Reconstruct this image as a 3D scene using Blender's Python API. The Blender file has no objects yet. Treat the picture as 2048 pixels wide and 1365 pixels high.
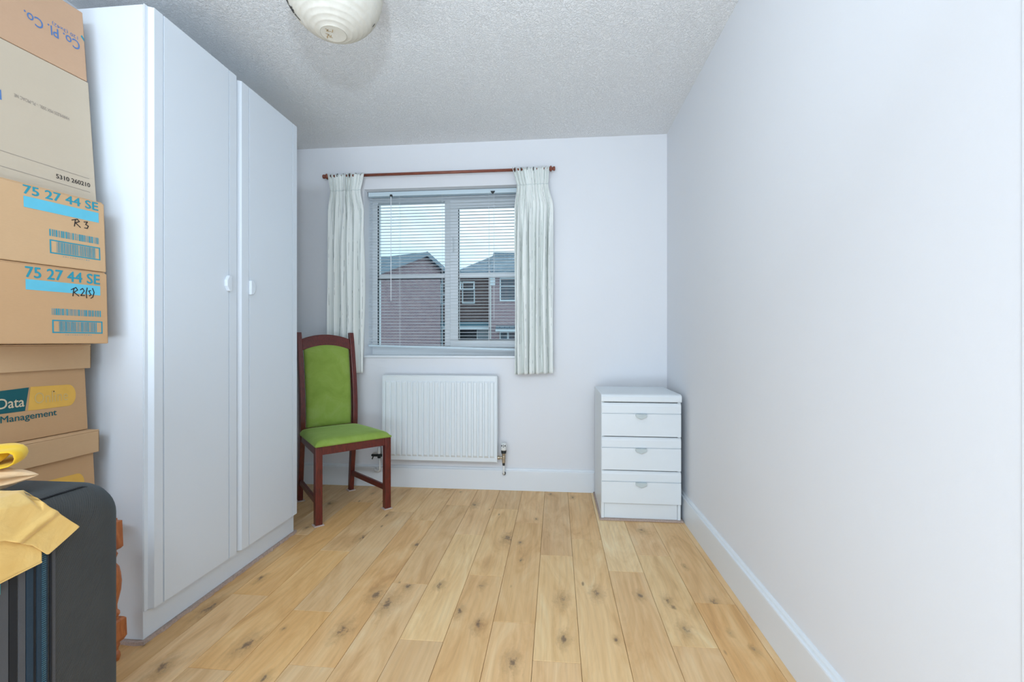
import bpy, bmesh, math, random
from mathutils import Vector, Matrix, Euler, noise
PI = math.pi
rnd = random.Random(7)
S = bpy.context.scene
COL = S.collection

# ---------------------------------------------------------------- camera
cam_d = bpy.data.cameras.new('camera'); cam = bpy.data.objects.new('camera', cam_d); COL.objects.link(cam)
cam_d.sensor_width = 36.0; cam_d.lens = 36.0 * 920 / 2048; cam_d.clip_start = 0.02; cam_d.clip_end = 300
YAW = math.atan(88 / 920)
cam.location = (0, 0, 1.0); cam.rotation_euler = (PI / 2, 0, YAW)
S.camera = cam

# ---------------------------------------------------------------- sky
W = bpy.data.worlds.new('sky'); S.world = W; W.use_nodes = True
nt = W.node_tree; nt.nodes.clear()
wo = nt.nodes.new('ShaderNodeOutputWorld'); bg = nt.nodes.new('ShaderNodeBackground')
tc = nt.nodes.new('ShaderNodeTexCoord'); mp = nt.nodes.new('ShaderNodeMapping'); mp.inputs['Scale'].default_value = (2, 2, 5)
nz = nt.nodes.new('ShaderNodeTexNoise'); nz.inputs['Scale'].default_value = 1.6; nz.inputs['Detail'].default_value = 5
rp = nt.nodes.new('ShaderNodeValToRGB')
rp.color_ramp.elements[0].position = 0.35; rp.color_ramp.elements[0].color = (0.55, 0.82, 0.99, 1)
rp.color_ramp.elements[1].position = 0.6; rp.color_ramp.elements[1].color = (0.90, 0.98, 1.0, 1)
nt.links.new(tc.outputs['Generated'], mp.inputs['Vector']); nt.links.new(mp.outputs['Vector'], nz.inputs['Vector'])
nt.links.new(nz.outputs['Fac'], rp.inputs['Fac']); nt.links.new(rp.outputs['Color'], bg.inputs['Color'])
bg.inputs['Strength'].default_value = 1.35
nt.links.new(bg.outputs[0], wo.inputs[0])

# ---------------------------------------------------------------- lights: added fill and the camera flash
def area(name, loc, target, sx, sy, power, color, spread=PI):
    l = bpy.data.lights.new(name, 'AREA'); l.shape = 'RECTANGLE'; l.size = sx; l.size_y = sy
    l.energy = power; l.color = color; l.spread = spread
    o = bpy.data.objects.new(name, l); COL.objects.link(o); o.location = loc
    o.rotation_euler = (Vector(target) - Vector(loc)).to_track_quat('-Z', 'Y').to_euler()
    return o
# added broad fill light far behind the camera, with no real source
LC_ = (0.83, 0.915, 1.0)
LC_ = (0.735, 0.87, 1.02)
area('rear_fill', (-0.60, -2.45, 1.20), (-0.55, 3.0, 1.20), 2.3, 2.1, 13, LC_)
# added fill behind the camera, standing in for bounced flash: ceiling wash, floor wash
area('ceiling_fill', (-0.60, -0.9, 0.25), (-0.50, 1.1, 2.35), 2.0, 0.4, 36, LC_)
area('floor_fill', (-0.60, -0.9, 2.20), (-0.50, 1.1, 0.0), 2.0, 0.4, 30, LC_)
# the camera's flash just above the lens
area('camera_flash', (-0.09, 0.0, 1.39), (-0.50, 1.55, 2.45), 0.08, 0.05, 7.8, (0.72, 0.86, 1.0), math.radians(115))

vs = S.view_settings
S.display_settings.display_device = 'sRGB'
vs.view_transform = 'Standard'; vs.look = 'None'; vs.exposure = 0.0; vs.gamma = 1.0
try: vs.use_curve_mapping = False
except Exception: pass

# ================================================================ helpers
def tag(o, label=None, cat=None, group=None, kind=None):
    if label: o['label'] = label
    if cat: o['category'] = cat
    if group: o['group'] = group
    if kind: o['kind'] = kind
    return o

def obj(name, bm, m=None, parent=None, loc=(0, 0, 0), rot=(0, 0, 0), smooth=False, bevel=0, seg=2, angle=35):
    me = bpy.data.meshes.new(name)
    if isinstance(bm, tuple):
        me.from_pydata(bm[0], [], bm[1]); b2 = bmesh.new(); b2.from_mesh(me); bmesh.ops.recalc_face_normals(b2, faces=b2.faces); b2.to_mesh(me); b2.free()
    else:
        bmesh.ops.recalc_face_normals(bm, faces=bm.faces); bm.to_mesh(me); bm.free()
    o = bpy.data.objects.new(name, me); COL.objects.link(o)
    if m: me.materials.append(m)
    o.location = loc; o.rotation_euler = rot
    if parent: o.parent = parent
    if smooth:
        for p in me.polygons: p.use_smooth = True
    if bevel:
        md = o.modifiers.new('bevel', 'BEVEL'); md.width = bevel; md.segments = seg; md.limit_method = 'ANGLE'; md.angle_limit = math.radians(angle)
        md.harden_normals = False
    return o

def empty(name, loc=(0, 0, 0), rot=(0, 0, 0), parent=None):
    o = bpy.data.objects.new(name, None); COL.objects.link(o); o.location = loc; o.rotation_euler = rot
    o.empty_display_size = 0.1
    if parent: o.parent = parent
    return o

def box(bm, x0, x1, y0, y1, z0, z1):
    v = [bm.verts.new((x, y, z)) for x in (x0, x1) for y in (y0, y1) for z in (z0, z1)]
    for f in ((0, 1, 3, 2), (4, 6, 7, 5), (0, 4, 5, 1), (2, 3, 7, 6), (0, 2, 6, 4), (1, 5, 7, 3)):
        bm.faces.new([v[i] for i in f])
    return v

def BX(*a):
    bm = bmesh.new()
    if isinstance(a[0], (tuple, list)):
        for q in a: box(bm, *q)
    else: box(bm, *a)
    return bm

def prism(bm, pts, axis, a, b, xf=None):
    """pts: 2D outline; extruded along axis from a to b. axis x:(y,z) y:(x,z) z:(x,y)"""
    def P(p, t):
        if axis == 'x': q = (t, p[0], p[1])
        elif axis == 'y': q = (p[0], t, p[1])
        else: q = (p[0], p[1], t)
        return xf(q) if xf else q
    A = [bm.verts.new(P(p, a)) for p in pts]; B = [bm.verts.new(P(p, b)) for p in pts]
    n = len(pts)
    bm.faces.new(A[::-1]); bm.faces.new(B)
    for i in range(n): bm.faces.new((A[i], A[(i + 1) % n], B[(i + 1) % n], B[i]))
    return bm

def lathe(bm, prof, seg=24, axis='z', origin=(0, 0, 0), caps=True):
    rings = []
    for r, t in prof:
        ring = []
        for i in range(seg):
            a = 2 * PI * i / seg; c, s = r * math.cos(a), r * math.sin(a)
            q = (c, s, t) if axis == 'z' else ((t, c, s) if axis == 'x' else (c, t, s))
            ring.append(bm.verts.new(Vector(q) + Vector(origin)))
        rings.append(ring)
    for a_, b_ in zip(rings, rings[1:]):
        for i in range(seg): bm.faces.new((a_[i], a_[(i + 1) % seg], b_[(i + 1) % seg], b_[i]))
    if caps:
        bm.faces.new(rings[0][::-1]); bm.faces.new(rings[-1])
    return bm

def tube(bm, pts, r, seg=10):
    pts = [Vector(p) for p in pts]; rings = []; up = Vector((0, 0, 1)); prev = None
    for i, p in enumerate(pts):
        d = (pts[min(i + 1, len(pts) - 1)] - pts[max(i - 1, 0)]).normalized()
        if prev is None:
            a = d.cross(up)
            if a.length < 1e-3: a = d.cross(Vector((1, 0, 0)))
            a.normalize()
        else: a = (prev - d * prev.dot(d)).normalized()
        prev = a; b = d.cross(a)
        rr = r[i] if isinstance(r, (list, tuple)) else r
        rings.append([bm.verts.new(p + (a * math.cos(2 * PI * k / seg) + b * math.sin(2 * PI * k / seg)) * rr) for k in range(seg)])
    for A, B in zip(rings, rings[1:]):
        for k in range(seg): bm.faces.new((A[k], A[(k + 1) % seg], B[(k + 1) % seg], B[k]))
    bm.faces.new(rings[0][::-1]); bm.faces.new(rings[-1])
    return bm

def grid_sheet(fn, nu, nv, uv=None):
    """single sheet from fn(u,v)->(x,y,z) ; uv(u,v)->(s,t)"""
    vs_ = [fn(i / nu, j / nv) for j in range(nv + 1) for i in range(nu + 1)]
    fs = [(j * (nu + 1) + i, j * (nu + 1) + i + 1, (j + 1) * (nu + 1) + i + 1, (j + 1) * (nu + 1) + i) for j in range(nv) for i in range(nu)]
    me = bpy.data.meshes.new('sheet'); me.from_pydata(vs_, [], fs)
    if uv:
        L = me.uv_layers.new(name='UVMap')
        st = [uv(i / nu, j / nv) for j in range(nv + 1) for i in range(nu + 1)]
        for lp in me.loops: L.data[lp.index].uv = st[lp.vertex_index]
    for p in me.polygons: p.use_smooth = True
    return me

def sheet_obj(name, me, m, parent=None, thick=0.0012):
    me.name = name; o = bpy.data.objects.new(name, me); COL.objects.link(o); me.materials.append(m)
    if parent: o.parent = parent
    if thick:
        md = o.modifiers.new('thickness', 'SOLIDIFY'); md.thickness = thick; md.offset = 0
    return o

def copy_tree(o, parent=None):
    c = o.copy(); COL.objects.link(c)
    if parent: c.parent = parent
    for ch in list(o.children): copy_tree(ch, c)
    return c

# ================================================================ materials
class NT:
    def __init__(s, name):
        s.m = bpy.data.materials.new(name); s.m.use_nodes = True; s.t = s.m.node_tree
        s.b = s.t.nodes['Principled BSDF']; s.out = s.t.nodes['Material Output']
    def n(s, ty, ins=None, **kw):
        nd = s.t.nodes.new(ty)
        for k, v in kw.items(): setattr(nd, k, v)
        for k, v in (ins or {}).items(): s.set(nd.inputs[k], v)
        return nd
    def set(s, inp, v):
        if isinstance(v, bpy.types.NodeSocket): s.t.links.new(v, inp)
        else: inp.default_value = v
    def math(s, op, a, b=0.0, c=0.0, clamp=False):
        nd = s.t.nodes.new('ShaderNodeMath'); nd.operation = op; nd.use_clamp = clamp
        s.set(nd.inputs[0], a); s.set(nd.inputs[1], b); s.set(nd.inputs[2], c); return nd.outputs[0]
    def vmath(s, op, a, b=(0, 0, 0)):
        nd = s.t.nodes.new('ShaderNodeVectorMath'); nd.operation = op; s.set(nd.inputs[0], a); s.set(nd.inputs[1], b); return nd
    def mix(s, f, a, b, mode='MIX'):
        nd = s.t.nodes.new('ShaderNodeMix'); nd.data_type = 'RGBA'; nd.blend_type = mode
        s.set(nd.inputs[0], f); s.set(nd.inputs[6], a); s.set(nd.inputs[7], b); return nd.outputs[2]
    def ramp(s, f, els, interp='LINEAR'):
        nd = s.t.nodes.new('ShaderNodeValToRGB'); nd.color_ramp.interpolation = interp
        e = nd.color_ramp.elements
        while len(e) < len(els): e.new(0.5)
        for q, (p, c) in zip(e, els):
            q.position = p; q.color = (c if len(c) == 4 else (*c, 1))
        s.set(nd.inputs[0], f); return nd.outputs[0]
    def sstep(s, x, a, b):
        nd = s.t.nodes.new('ShaderNodeMapRange'); nd.interpolation_type = 'SMOOTHSTEP'
        s.set(nd.inputs[0], x); s.set(nd.inputs[1], a); s.set(nd.inputs[2], b); return nd.outputs[0]
    def noise(s, vec, scale, detail=3, rough=0.5, dist=0.0):
        nd = s.n('ShaderNodeTexNoise', {'Scale': scale, 'Detail': detail, 'Roughness': rough, 'Distortion': dist})
        if vec is not None: s.set(nd.inputs['Vector'], vec)
        return nd
    def obj(s): return s.n('ShaderNodeTexCoord').outputs['Object']
    def mapping(s, vec, scale=(1, 1, 1), rot=(0, 0, 0)):
        nd = s.n('ShaderNodeMapping', {'Vector': vec, 'Scale': scale, 'Rotation': rot}); return nd.outputs[0]
    def bump(s, h, strength=0.2, dist=0.01):
        nd = s.n('ShaderNodeBump', {'Height': h, 'Strength': strength, 'Distance': dist}); s.set(s.b.inputs['Normal'], nd.outputs[0]); return nd

def mat(name, color, rough=0.6, var=0.0, vscale=6, bump=0, bscale=60, metallic=0, sheen=0, spec=0.5, coat=0):
    N = NT(name)
    c = (*color, 1)
    if var:
        nz = N.noise(N.obj(), vscale, 4)
        c = N.mix(nz.outputs['Fac'], tuple(x * (1 - var) for x in color) + (1,), tuple(min(1, x * (1 + var)) for x in color) + (1,))
    N.set(N.b.inputs['Base Color'], c)
    N.b.inputs['Roughness'].default_value = rough; N.b.inputs['Metallic'].default_value = metallic
    N.b.inputs['Specular IOR Level'].default_value = spec
    if sheen: N.b.inputs['Sheen Weight'].default_value = sheen; N.b.inputs['Sheen Roughness'].default_value = 0.4
    if coat: N.b.inputs['Coat Weight'].default_value = coat; N.b.inputs['Coat Roughness'].default_value = 0.15
    if bump:
        nb = N.noise(N.obj(), bscale, 5, 0.6); N.bump(nb.outputs['Fac'], bump, 0.004)
    return N.m

WALL = mat('wall_paint', (0.80, 0.812, 0.835), 0.75, 0.015, 1.5, 0.12, 35, spec=0.3)
REVEAL = mat('reveal_paint', (0.82, 0.84, 0.87), 0.6, 0.01, 2, spec=0.3)
GLOSS = mat('gloss_white_paint', (0.80, 0.84, 0.87), 0.35, 0.01, 3, 0.05, 8)
WARD = mat('wardrobe_laminate', (0.70, 0.755, 0.81), 0.42, 0.01, 2, 0.03, 4)
CHESTM = mat('chest_laminate', (0.79, 0.84, 0.865), 0.4, 0.01, 2)
HANDLE_G = mat('pale_grey_plastic', (0.55, 0.62, 0.62), 0.4)
RADM = mat('radiator_enamel', (0.80, 0.85, 0.87), 0.35)
PVC = mat('window_pvc', (0.80, 0.83, 0.84), 0.35, 0.01)
GASKET = mat('black_gasket', (0.02, 0.03, 0.035), 0.6)
SLATM = mat('slat_enamel', (0.80, 0.84, 0.87), 0.4)
RAILM = mat('blind_rail', (0.62, 0.74, 0.80), 0.4)
CORD = mat('blind_cord', (0.8, 0.85, 0.88), 0.6)
BRASS = mat('dull_nickel', (0.45, 0.38, 0.28), 0.4, metallic=0.8)
DARKM = mat('dark_metal', (0.03, 0.035, 0.035), 0.5, metallic=0.3)
PIPE = mat('painted_pipe', (0.80, 0.82, 0.80), 0.4)
CARPET = mat('pink_carpet', (0.52, 0.40, 0.34), 0.95, 0.4, 120, 0.8, 300)
PADM = mat('felt_pad', (0.60, 0.48, 0.43), 0.95, 0.2, 150, 0.5, 300)

def m_ceiling():
    N = NT('textured_ceiling'); o = N.obj()
    a = N.noise(o, 95, 3, 0.55, 1.2); b = N.noise(o, 22, 3, 0.5, 0.8)
    r = N.sstep(a.outputs['Fac'], 0.42, 0.62)
    h = N.math('ADD', r, N.math('MULTIPLY', b.outputs['Fac'], 0.7))
    N.bump(h, 0.75, 0.004)
    N.b.inputs['Base Color'].default_value = (0.92, 0.925, 0.925, 1); N.b.inputs['Roughness'].default_value = 0.55
    return N.m
CEIL = m_ceiling()

def m_oak():
    N = NT('oak_floorboard'); o = N.obj()
    info = N.n('ShaderNodeObjectInfo')
    off = N.n('ShaderNodeCombineXYZ', {'X': N.math('MULTIPLY', info.outputs['Random'], 37.0), 'Y': N.math('MULTIPLY', info.outputs['Random'], 91.0), 'Z': 0.0})
    p = N.vmath('ADD', o, off.outputs[0]).outputs[0]
    # knots given per board
    sep = N.n('ShaderNodeSeparateXYZ', {'Vector': o})
    wn = N.noise(N.vmath('MULTIPLY', p, (1, .6, 1)).outputs[0], 45, 4, 0.7)
    dsum = None; dk = None
    knots = []
    for nm in ('knot_a', 'knot_b', 'knot_c'):
        at = N.n('ShaderNodeAttribute', attribute_type='OBJECT', attribute_name=nm)
        ks = N.n('ShaderNodeSeparateXYZ', {'Vector': at.outputs['Vector']})
        dx = N.math('SUBTRACT', sep.outputs[0], ks.outputs[0]); dy = N.math('MULTIPLY', N.math('SUBTRACT', sep.outputs[1], ks.outputs[1]), 0.5)
        d = N.math('SQRT', N.math('ADD', N.math('MULTIPLY', dx, dx), N.math('MULTIPLY', dy, dy)))
        d = N.math('DIVIDE', d, ks.outputs[2])
        d = N.math('ADD', d, N.math('MULTIPLY', N.math('SUBTRACT', wn.outputs['Fac'], 0.5), 4.6))
        knots.append(d)
        dk = d if dk is None else N.math('MINIMUM', dk, d)
    # grain: warp across the board near knots
    pull = N.math('DIVIDE', 0.055, N.math('ADD', N.math('MULTIPLY', dk, dk), 1.4))
    px = N.math('ADD', N.n('ShaderNodeSeparateXYZ', {'Vector': p}).outputs[0], pull)
    py = N.n('ShaderNodeSeparateXYZ', {'Vector': p}).outputs[1]
    broad = N.noise(N.n('ShaderNodeCombineXYZ', {'X': N.math('MULTIPLY', px, 10), 'Y': N.math('MULTIPLY', py, 2.0)}).outputs[0], 1.0, 4, 0.6, 1.6)
    fine = N.noise(N.n('ShaderNodeCombineXYZ', {'X': N.math('MULTIPLY', px, 120), 'Y': N.math('MULTIPLY', py, 5)}).outputs[0], 1.0, 4, 0.6, 0.3)
    wave = N.n('ShaderNodeTexWave', {'Vector': N.n('ShaderNodeCombineXYZ', {'X': N.math('MULTIPLY', px, 8), 'Y': N.math('MULTIPLY', py, 0.8)}).outputs[0],
               'Scale': 1.6, 'Distortion': 9.0, 'Detail': 3.0, 'Detail Scale': 0.7}, wave_type='BANDS', bands_direction='X')
    base = N.ramp(broad.outputs['Fac'], [(0.22, (0.60, 0.335, 0.14)), (0.42, (0.79, 0.50, 0.225)), (0.58, (0.86, 0.58, 0.285)), (0.8, (0.90, 0.68, 0.38))])
    c = N.mix(N.math('MULTIPLY', N.sstep(wave.outputs['Fac'], 0.4, 1.0), 0.09), base, (0.44, 0.26, 0.12, 1))
    c = N.mix(N.math('MULTIPLY', N.sstep(fine.outputs['Fac'], 0.45, 0.80), 0.20), c, (0.38, 0.22, 0.11, 1))
    # small pores / worm flecks
    vo = N.n('ShaderNodeTexVoronoi', {'Vector': N.n('ShaderNodeCombineXYZ', {'X': N.math('MULTIPLY', px, 9), 'Y': N.math('MULTIPLY', py, 3.2)}).outputs[0], 'Scale': 1.0})
    fleck = N.math('MULTIPLY', N.math('SUBTRACT', 1.0, N.sstep(vo.outputs['Distance'], 0.02, 0.075)), N.math('GREATER_THAN', N.n('ShaderNodeSeparateXYZ', {'Vector': vo.outputs['Color']}).outputs[0], 0.62))
    c = N.mix(N.math('MULTIPLY', fleck, 0.75), c, (0.17, 0.10, 0.055, 1))
    c = N.mix(1.0, c, info.outputs['Color'], 'MULTIPLY')
    halo = N.math('SUBTRACT', 1.0, N.sstep(dk, 0.3, 3.4))
    c = N.mix(N.math('MULTIPLY', halo, 0.42), c, (0.33, 0.18, 0.075, 1))
    core = N.math('SUBTRACT', 1.0, N.sstep(dk, -0.1, 0.95))
    c = N.mix(N.math('MULTIPLY', core, 0.75), c, (0.13, 0.09, 0.065, 1))
    N.set(N.b.inputs['Base Color'], c)
    N.b.inputs['Roughness'].default_value = 0.5; N.b.inputs['Specular IOR Level'].default_value = 0.35
    N.bump(fine.outputs['Fac'], 0.12, 0.002)
    return N.m
OAK = m_oak()

def m_wood(name, c0, c1, scale, rough, axis=(1, 1, 1)):
    N = NT(name); p = N.mapping(N.obj(), axis)
    n1 = N.noise(p, scale, 5, 0.6, 0.5)
    N.set(N.b.inputs['Base Color'], N.ramp(n1.outputs['Fac'], [(0.3, c0), (0.7, c1)]))
    N.b.inputs['Roughness'].default_value = rough; N.b.inputs['Coat Weight'].default_value = 0.25; N.b.inputs['Coat Roughness'].default_value = 0.25
    N.bump(n1.outputs['Fac'], 0.1, 0.002); return N.m
MAHO = m_wood('mahogany', (0.055, 0.007, 0.005), (0.17, 0.018, 0.012), 30, 0.35, (6, 6, 0.8))
ROD = m_wood('rod_wood', (0.16, 0.035, 0.018), (0.30, 0.085, 0.045), 20, 0.4, (1, 8, 8))
TEAK = m_wood('orange_wood', (0.30, 0.075, 0.018), (0.55, 0.18, 0.05), 18, 0.45, (4, 4, 1))

def m_velvet():
    N = NT('green_velvet'); o = N.obj(); n1 = N.noise(o, 9, 4, 0.6, 0.8); n2 = N.noise(o, 240, 2)
    c = N.ramp(n1.outputs['Fac'], [(0.25, (0.22, 0.33, 0.045)), (0.55, (0.27, 0.39, 0.065)), (0.8, (0.33, 0.44, 0.11))])
    N.set(N.b.inputs['Base Color'], c); N.b.inputs['Roughness'].default_value = 0.85
    N.b.inputs['Sheen Weight'].default_value = 0.55; N.b.inputs['Sheen Roughness'].default_value = 0.35
    N.b.inputs['Sheen Tint'].default_value = (0.65, 0.9, 0.35, 1)
    N.bump(n2.outputs['Fac'], 0.3, 0.002); return N.m
VELVET = m_velvet()

def m_card(name, c, v=0.10):
    N = NT(name); o = N.obj()
    n1 = N.noise(o, 4, 4, 0.6); n2 = N.noise(N.mapping(o, (1, 1, 6)), 90, 2)
    a = tuple(x * (1 - v) for x in c) + (1,); b = tuple(min(1, x * (1 + v)) for x in c) + (1,)
    N.set(N.b.inputs['Base Color'], N.mix(N.math('ADD', N.math('MULTIPLY', n1.outputs['Fac'], 0.7), N.math('MULTIPLY', n2.outputs['Fac'], 0.3)), a, b))
    N.b.inputs['Roughness'].default_value = 0.8; N.b.inputs['Specular IOR Level'].default_value = 0.2
    N.bump(n2.outputs['Fac'], 0.15, 0.001); return N.m
CARD = m_card('cardboard', (0.525, 0.325, 0.172))
CARD_L = m_card('cardboard_pale', (0.555, 0.365, 0.205))
CARD_P = m_card('cardboard_pinkish', (0.53, 0.345, 0.225))
BEIGE = m_card('beige_board', (0.54, 0.46, 0.355), 0.05)
def ink(name, c): return mat(name, c, 0.6, 0.08, 40, spec=0.2)
TEAL = ink('teal_ink', (0.03, 0.27, 0.36)); SKY = ink('sky_ink', (0.12, 0.47, 0.62)); BLUE = ink('blue_ink', (0.09, 0.19, 0.42))
BLACKI = ink('black_ink', (0.035, 0.03, 0.028)); GREENI = ink('green_ink', (0.012, 0.10, 0.115)); YELI = ink('yellow_ink', (0.72, 0.42, 0.085))
CREAMI = ink('cream_ink', (0.62, 0.52, 0.36)); FADEI = ink('faded_ink', (0.60, 0.42, 0.16)); GREYI = ink('grey_ink', (0.27, 0.23, 0.20))
GOLD = ink('brush_gold_ink', (0.42, 0.31, 0.17))

def m_curtain():
    N = NT('striped_curtain')
    uv = N.n('ShaderNodeTexCoord').outputs['UV']; sp = N.n('ShaderNodeSeparateXYZ', {'Vector': uv})
    u, v = sp.outputs[0], sp.outputs[1]
    k = N.math('MULTIPLY', u, 24.0)          # stripes
    fr = N.math('FRACT', k); idx = N.math('FLOOR', k)
    rn = N.n('ShaderNodeTexWhiteNoise', {'W': idx}, noise_dimensions='1D').outputs['Value']
    d = N.math('ABSOLUTE', N.math('SUBTRACT', fr, N.math('ADD', 0.3, N.math('MULTIPLY', rn, 0.4))))
    line = N.math('SUBTRACT', 1.0, N.sstep(d, 0.02, 0.055))
    dn = N.noise(N.n('ShaderNodeCombineXYZ', {'X': N.math('MULTIPLY', idx, 7.3), 'Y': N.math('MULTIPLY', v, 7.0)}).outputs[0], 1.0, 3, 0.7)
    dash = N.sstep(dn.outputs['Fac'], 0.51, 0.58)
    soft = N.math('MULTIPLY', line, N.math('ADD', 0.13, N.math('MULTIPLY', dash, 0.75)))
    c = N.mix(soft, (0.87, 0.90, 0.865, 1), (0.05, 0.07, 0.085, 1))
    # pale ribs woven between
    rib = N.math('ABSOLUTE', N.math('SUBTRACT', N.math('FRACT', N.math('MULTIPLY', u, 60.0)), 0.5))
    c = N.mix(N.math('MULTIPLY', N.math('SUBTRACT', 1.0, N.sstep(rib, 0.02, 0.12)), 0.22), c, (0.45, 0.52, 0.50, 1))
    N.set(N.b.inputs['Base Color'], c); N.b.inputs['Roughness'].default_value = 0.85; N.b.inputs['Specular IOR Level'].default_value = 0.2
    N.set(N.b.inputs['Subsurface Weight'], 0.0)
    w = N.noise(N.obj(), 600, 2); N.bump(w.outputs['Fac'], 0.15, 0.001)
    return N.m
CURTAIN = m_curtain()

def m_paper():
    N = NT('rice_paper'); o = N.obj(); n1 = N.noise(o, 30, 5, 0.7, 0.6)
    N.set(N.b.inputs['Base Color'], N.ramp(n1.outputs['Fac'], [(0.3, (0.60, 0.575, 0.51)), (0.7, (0.70, 0.68, 0.62))]))
    N.b.inputs['Roughness'].default_value = 0.8; N.bump(n1.outputs['Fac'], 0.35, 0.003)
    tr = N.n('ShaderNodeBsdfTranslucent', {'Color': (0.95, 0.9, 0.78, 1)})
    ms = N.n('ShaderNodeMixShader', {0: 0.22, 1: N.b.outputs[0], 2: tr.outputs[0]}); N.t.links.new(ms.outputs[0], N.out.inputs[0])
    return N.m
PAPER = m_paper()

def m_fabric(name, c, scale=900, rib=0):
    N = NT(name); o = N.obj(); n1 = N.noise(o, 260, 2); n0 = N.noise(o, 5, 3)
    N.set(N.b.inputs['Base Color'], N.mix(n0.outputs['Fac'], tuple(x * .8 for x in c) + (1,), tuple(x * 1.25 for x in c) + (1,)))
    N.b.inputs['Roughness'].default_value = 0.8; N.b.inputs['Sheen Weight'].default_value = 0.12; N.b.inputs['Sheen Tint'].default_value = (0.25, 0.5, 0.7, 1)
    h = n1.outputs['Fac']
    if rib:
        wv = N.n('ShaderNodeTexWave', {'Vector': N.mapping(o, (1, 1, 1), (0.5, 0, 0)), 'Scale': rib, 'Distortion': 0.6, 'Detail': 1.0}, wave_type='BANDS', bands_direction='Y')
        h = N.math('ADD', N.math('MULTIPLY', wv.outputs['Fac'], 1.0), N.math('MULTIPLY', n1.outputs['Fac'], 0.5))
    N.bump(h, 0.4, 0.0012); return N.m
SUIT = m_fabric('suitcase_nylon', (0.043, 0.043, 0.040), rib=75)
SUIT2 = m_fabric('suitcase_panel', (0.075, 0.075, 0.08))
BLUEB = m_fabric('zip_tape', (0.012, 0.030, 0.050))
DARKB = mat('zip_gap', (0.008, 0.010, 0.014), 0.8)
TEETH = mat('zip_teeth', (0.05, 0.13, 0.18), 0.4, metallic=0.2)
def m_cloth(name, c, c2):
    N = NT(name); o = N.obj(); n0 = N.noise(o, 11, 4, 0.6, 0.6); n1 = N.noise(o, 700, 2)
    N.set(N.b.inputs['Base Color'], N.ramp(n0.outputs['Fac'], [(0.3, c), (0.7, c2)]))
    N.b.inputs['Roughness'].default_value = 0.75; N.b.inputs['Sheen Weight'].default_value = 0.2
    h = N.math('ADD', N.math('MULTIPLY', n0.outputs['Fac'], 1.0), N.math('MULTIPLY', n1.outputs['Fac'], 0.04))
    N.bump(h, 0.5, 0.01); return N.m
MUST = m_cloth('mustard_cotton', (0.76, 0.47, 0.13), (0.85, 0.59, 0.21))
CREAM = m_cloth('cream_cloth', (0.84, 0.52, 0.26), (0.90, 0.68, 0.42))
YELL = m_cloth('bright_yellow_cloth', (0.88, 0.50, 0.01), (0.92, 0.64, 0.02))
OLIVE = m_cloth('olive_cloth', (0.30, 0.25, 0.03), (0.42, 0.36, 0.06))
TURQ = mat('turquoise_plastic', (0.02, 0.42, 0.48), 0.4)

def m_brick(name, c1, c2, mortar):
    N = NT(name); o = N.obj(); sp = N.n('ShaderNodeSeparateXYZ', {'Vector': o})
    v = N.n('ShaderNodeCombineXYZ', {'X': N.math('ADD', sp.outputs[0], sp.outputs[1]), 'Y': sp.outputs[2]})
    br = N.n('ShaderNodeTexBrick', {'Vector': v.outputs[0], 'Color1': (*c1, 1), 'Color2': (*c2, 1), 'Mortar': (*mortar, 1), 'Scale': 1.0, 'Mortar Size': 0.010,
              'Brick Width': 0.225, 'Row Height': 0.075, 'Bias': 0.0})
    n1 = N.noise(o, 2.2, 4)
    N.set(N.b.inputs['Base Color'], N.mix(N.math('MULTIPLY', n1.outputs['Fac'], 0.35), br.outputs['Color'], (c1[0] * .5, c1[1] * .5, c1[2] * .55, 1)))
    N.b.inputs['Roughness'].default_value = 0.9; N.bump(br.outputs['Fac'], -0.3, 0.01); return N.m
BRICK_A = m_brick('pinkish_brick', (0.44, 0.29, 0.30), (0.31, 0.21, 0.25), (0.50, 0.46, 0.49))
BRICK_B = m_brick('brown_brick', (0.19, 0.115, 0.105), (0.115, 0.08, 0.085), (0.22, 0.20, 0.20))
def m_roof():
    N = NT('roof_tile'); o = N.obj(); sp = N.n('ShaderNodeSeparateXYZ', {'Vector': o})
    v = N.n('ShaderNodeCombineXYZ', {'X': sp.outputs[0], 'Y': N.math('MULTIPLY', sp.outputs[2], 1.0)})
    br = N.n('ShaderNodeTexBrick', {'Vector': v.outputs[0], 'Color1': (0.20, 0.27, 0.33, 1), 'Color2': (0.13, 0.19, 0.24, 1), 'Mortar': (0.06, 0.09, 0.12, 1), 'Scale': 1.0, 'Mortar Size': 0.02,
              'Brick Width': 0.3, 'Row Height': 0.16})
    N.set(N.b.inputs['Base Color'], br.outputs['Color']); N.b.inputs['Roughness'].default_value = 0.9; N.bump(br.outputs['Fac'], -0.4, 0.02); return N.m
ROOF = m_roof()
UPVC_O = mat('outside_white_pvc', (0.75, 0.85, 0.9), 0.5)
VERGE = mat('verge_board', (0.25, 0.33, 0.40), 0.7)
PANE_O = mat('outside_pane', (0.14, 0.27, 0.36), 0.1, 0.3, 2, spec=0.8)
BLUEG = mat('blue_grey_cladding', (0.10, 0.22, 0.28), 0.7, 0.1, 3)
DARKO = mat('dark_garage_panel', (0.03, 0.045, 0.06), 0.8)  # plain dark colour of the garage panel
ASPH = mat('asphalt', (0.10, 0.11, 0.12), 0.95, 0.2, 2)
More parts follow.
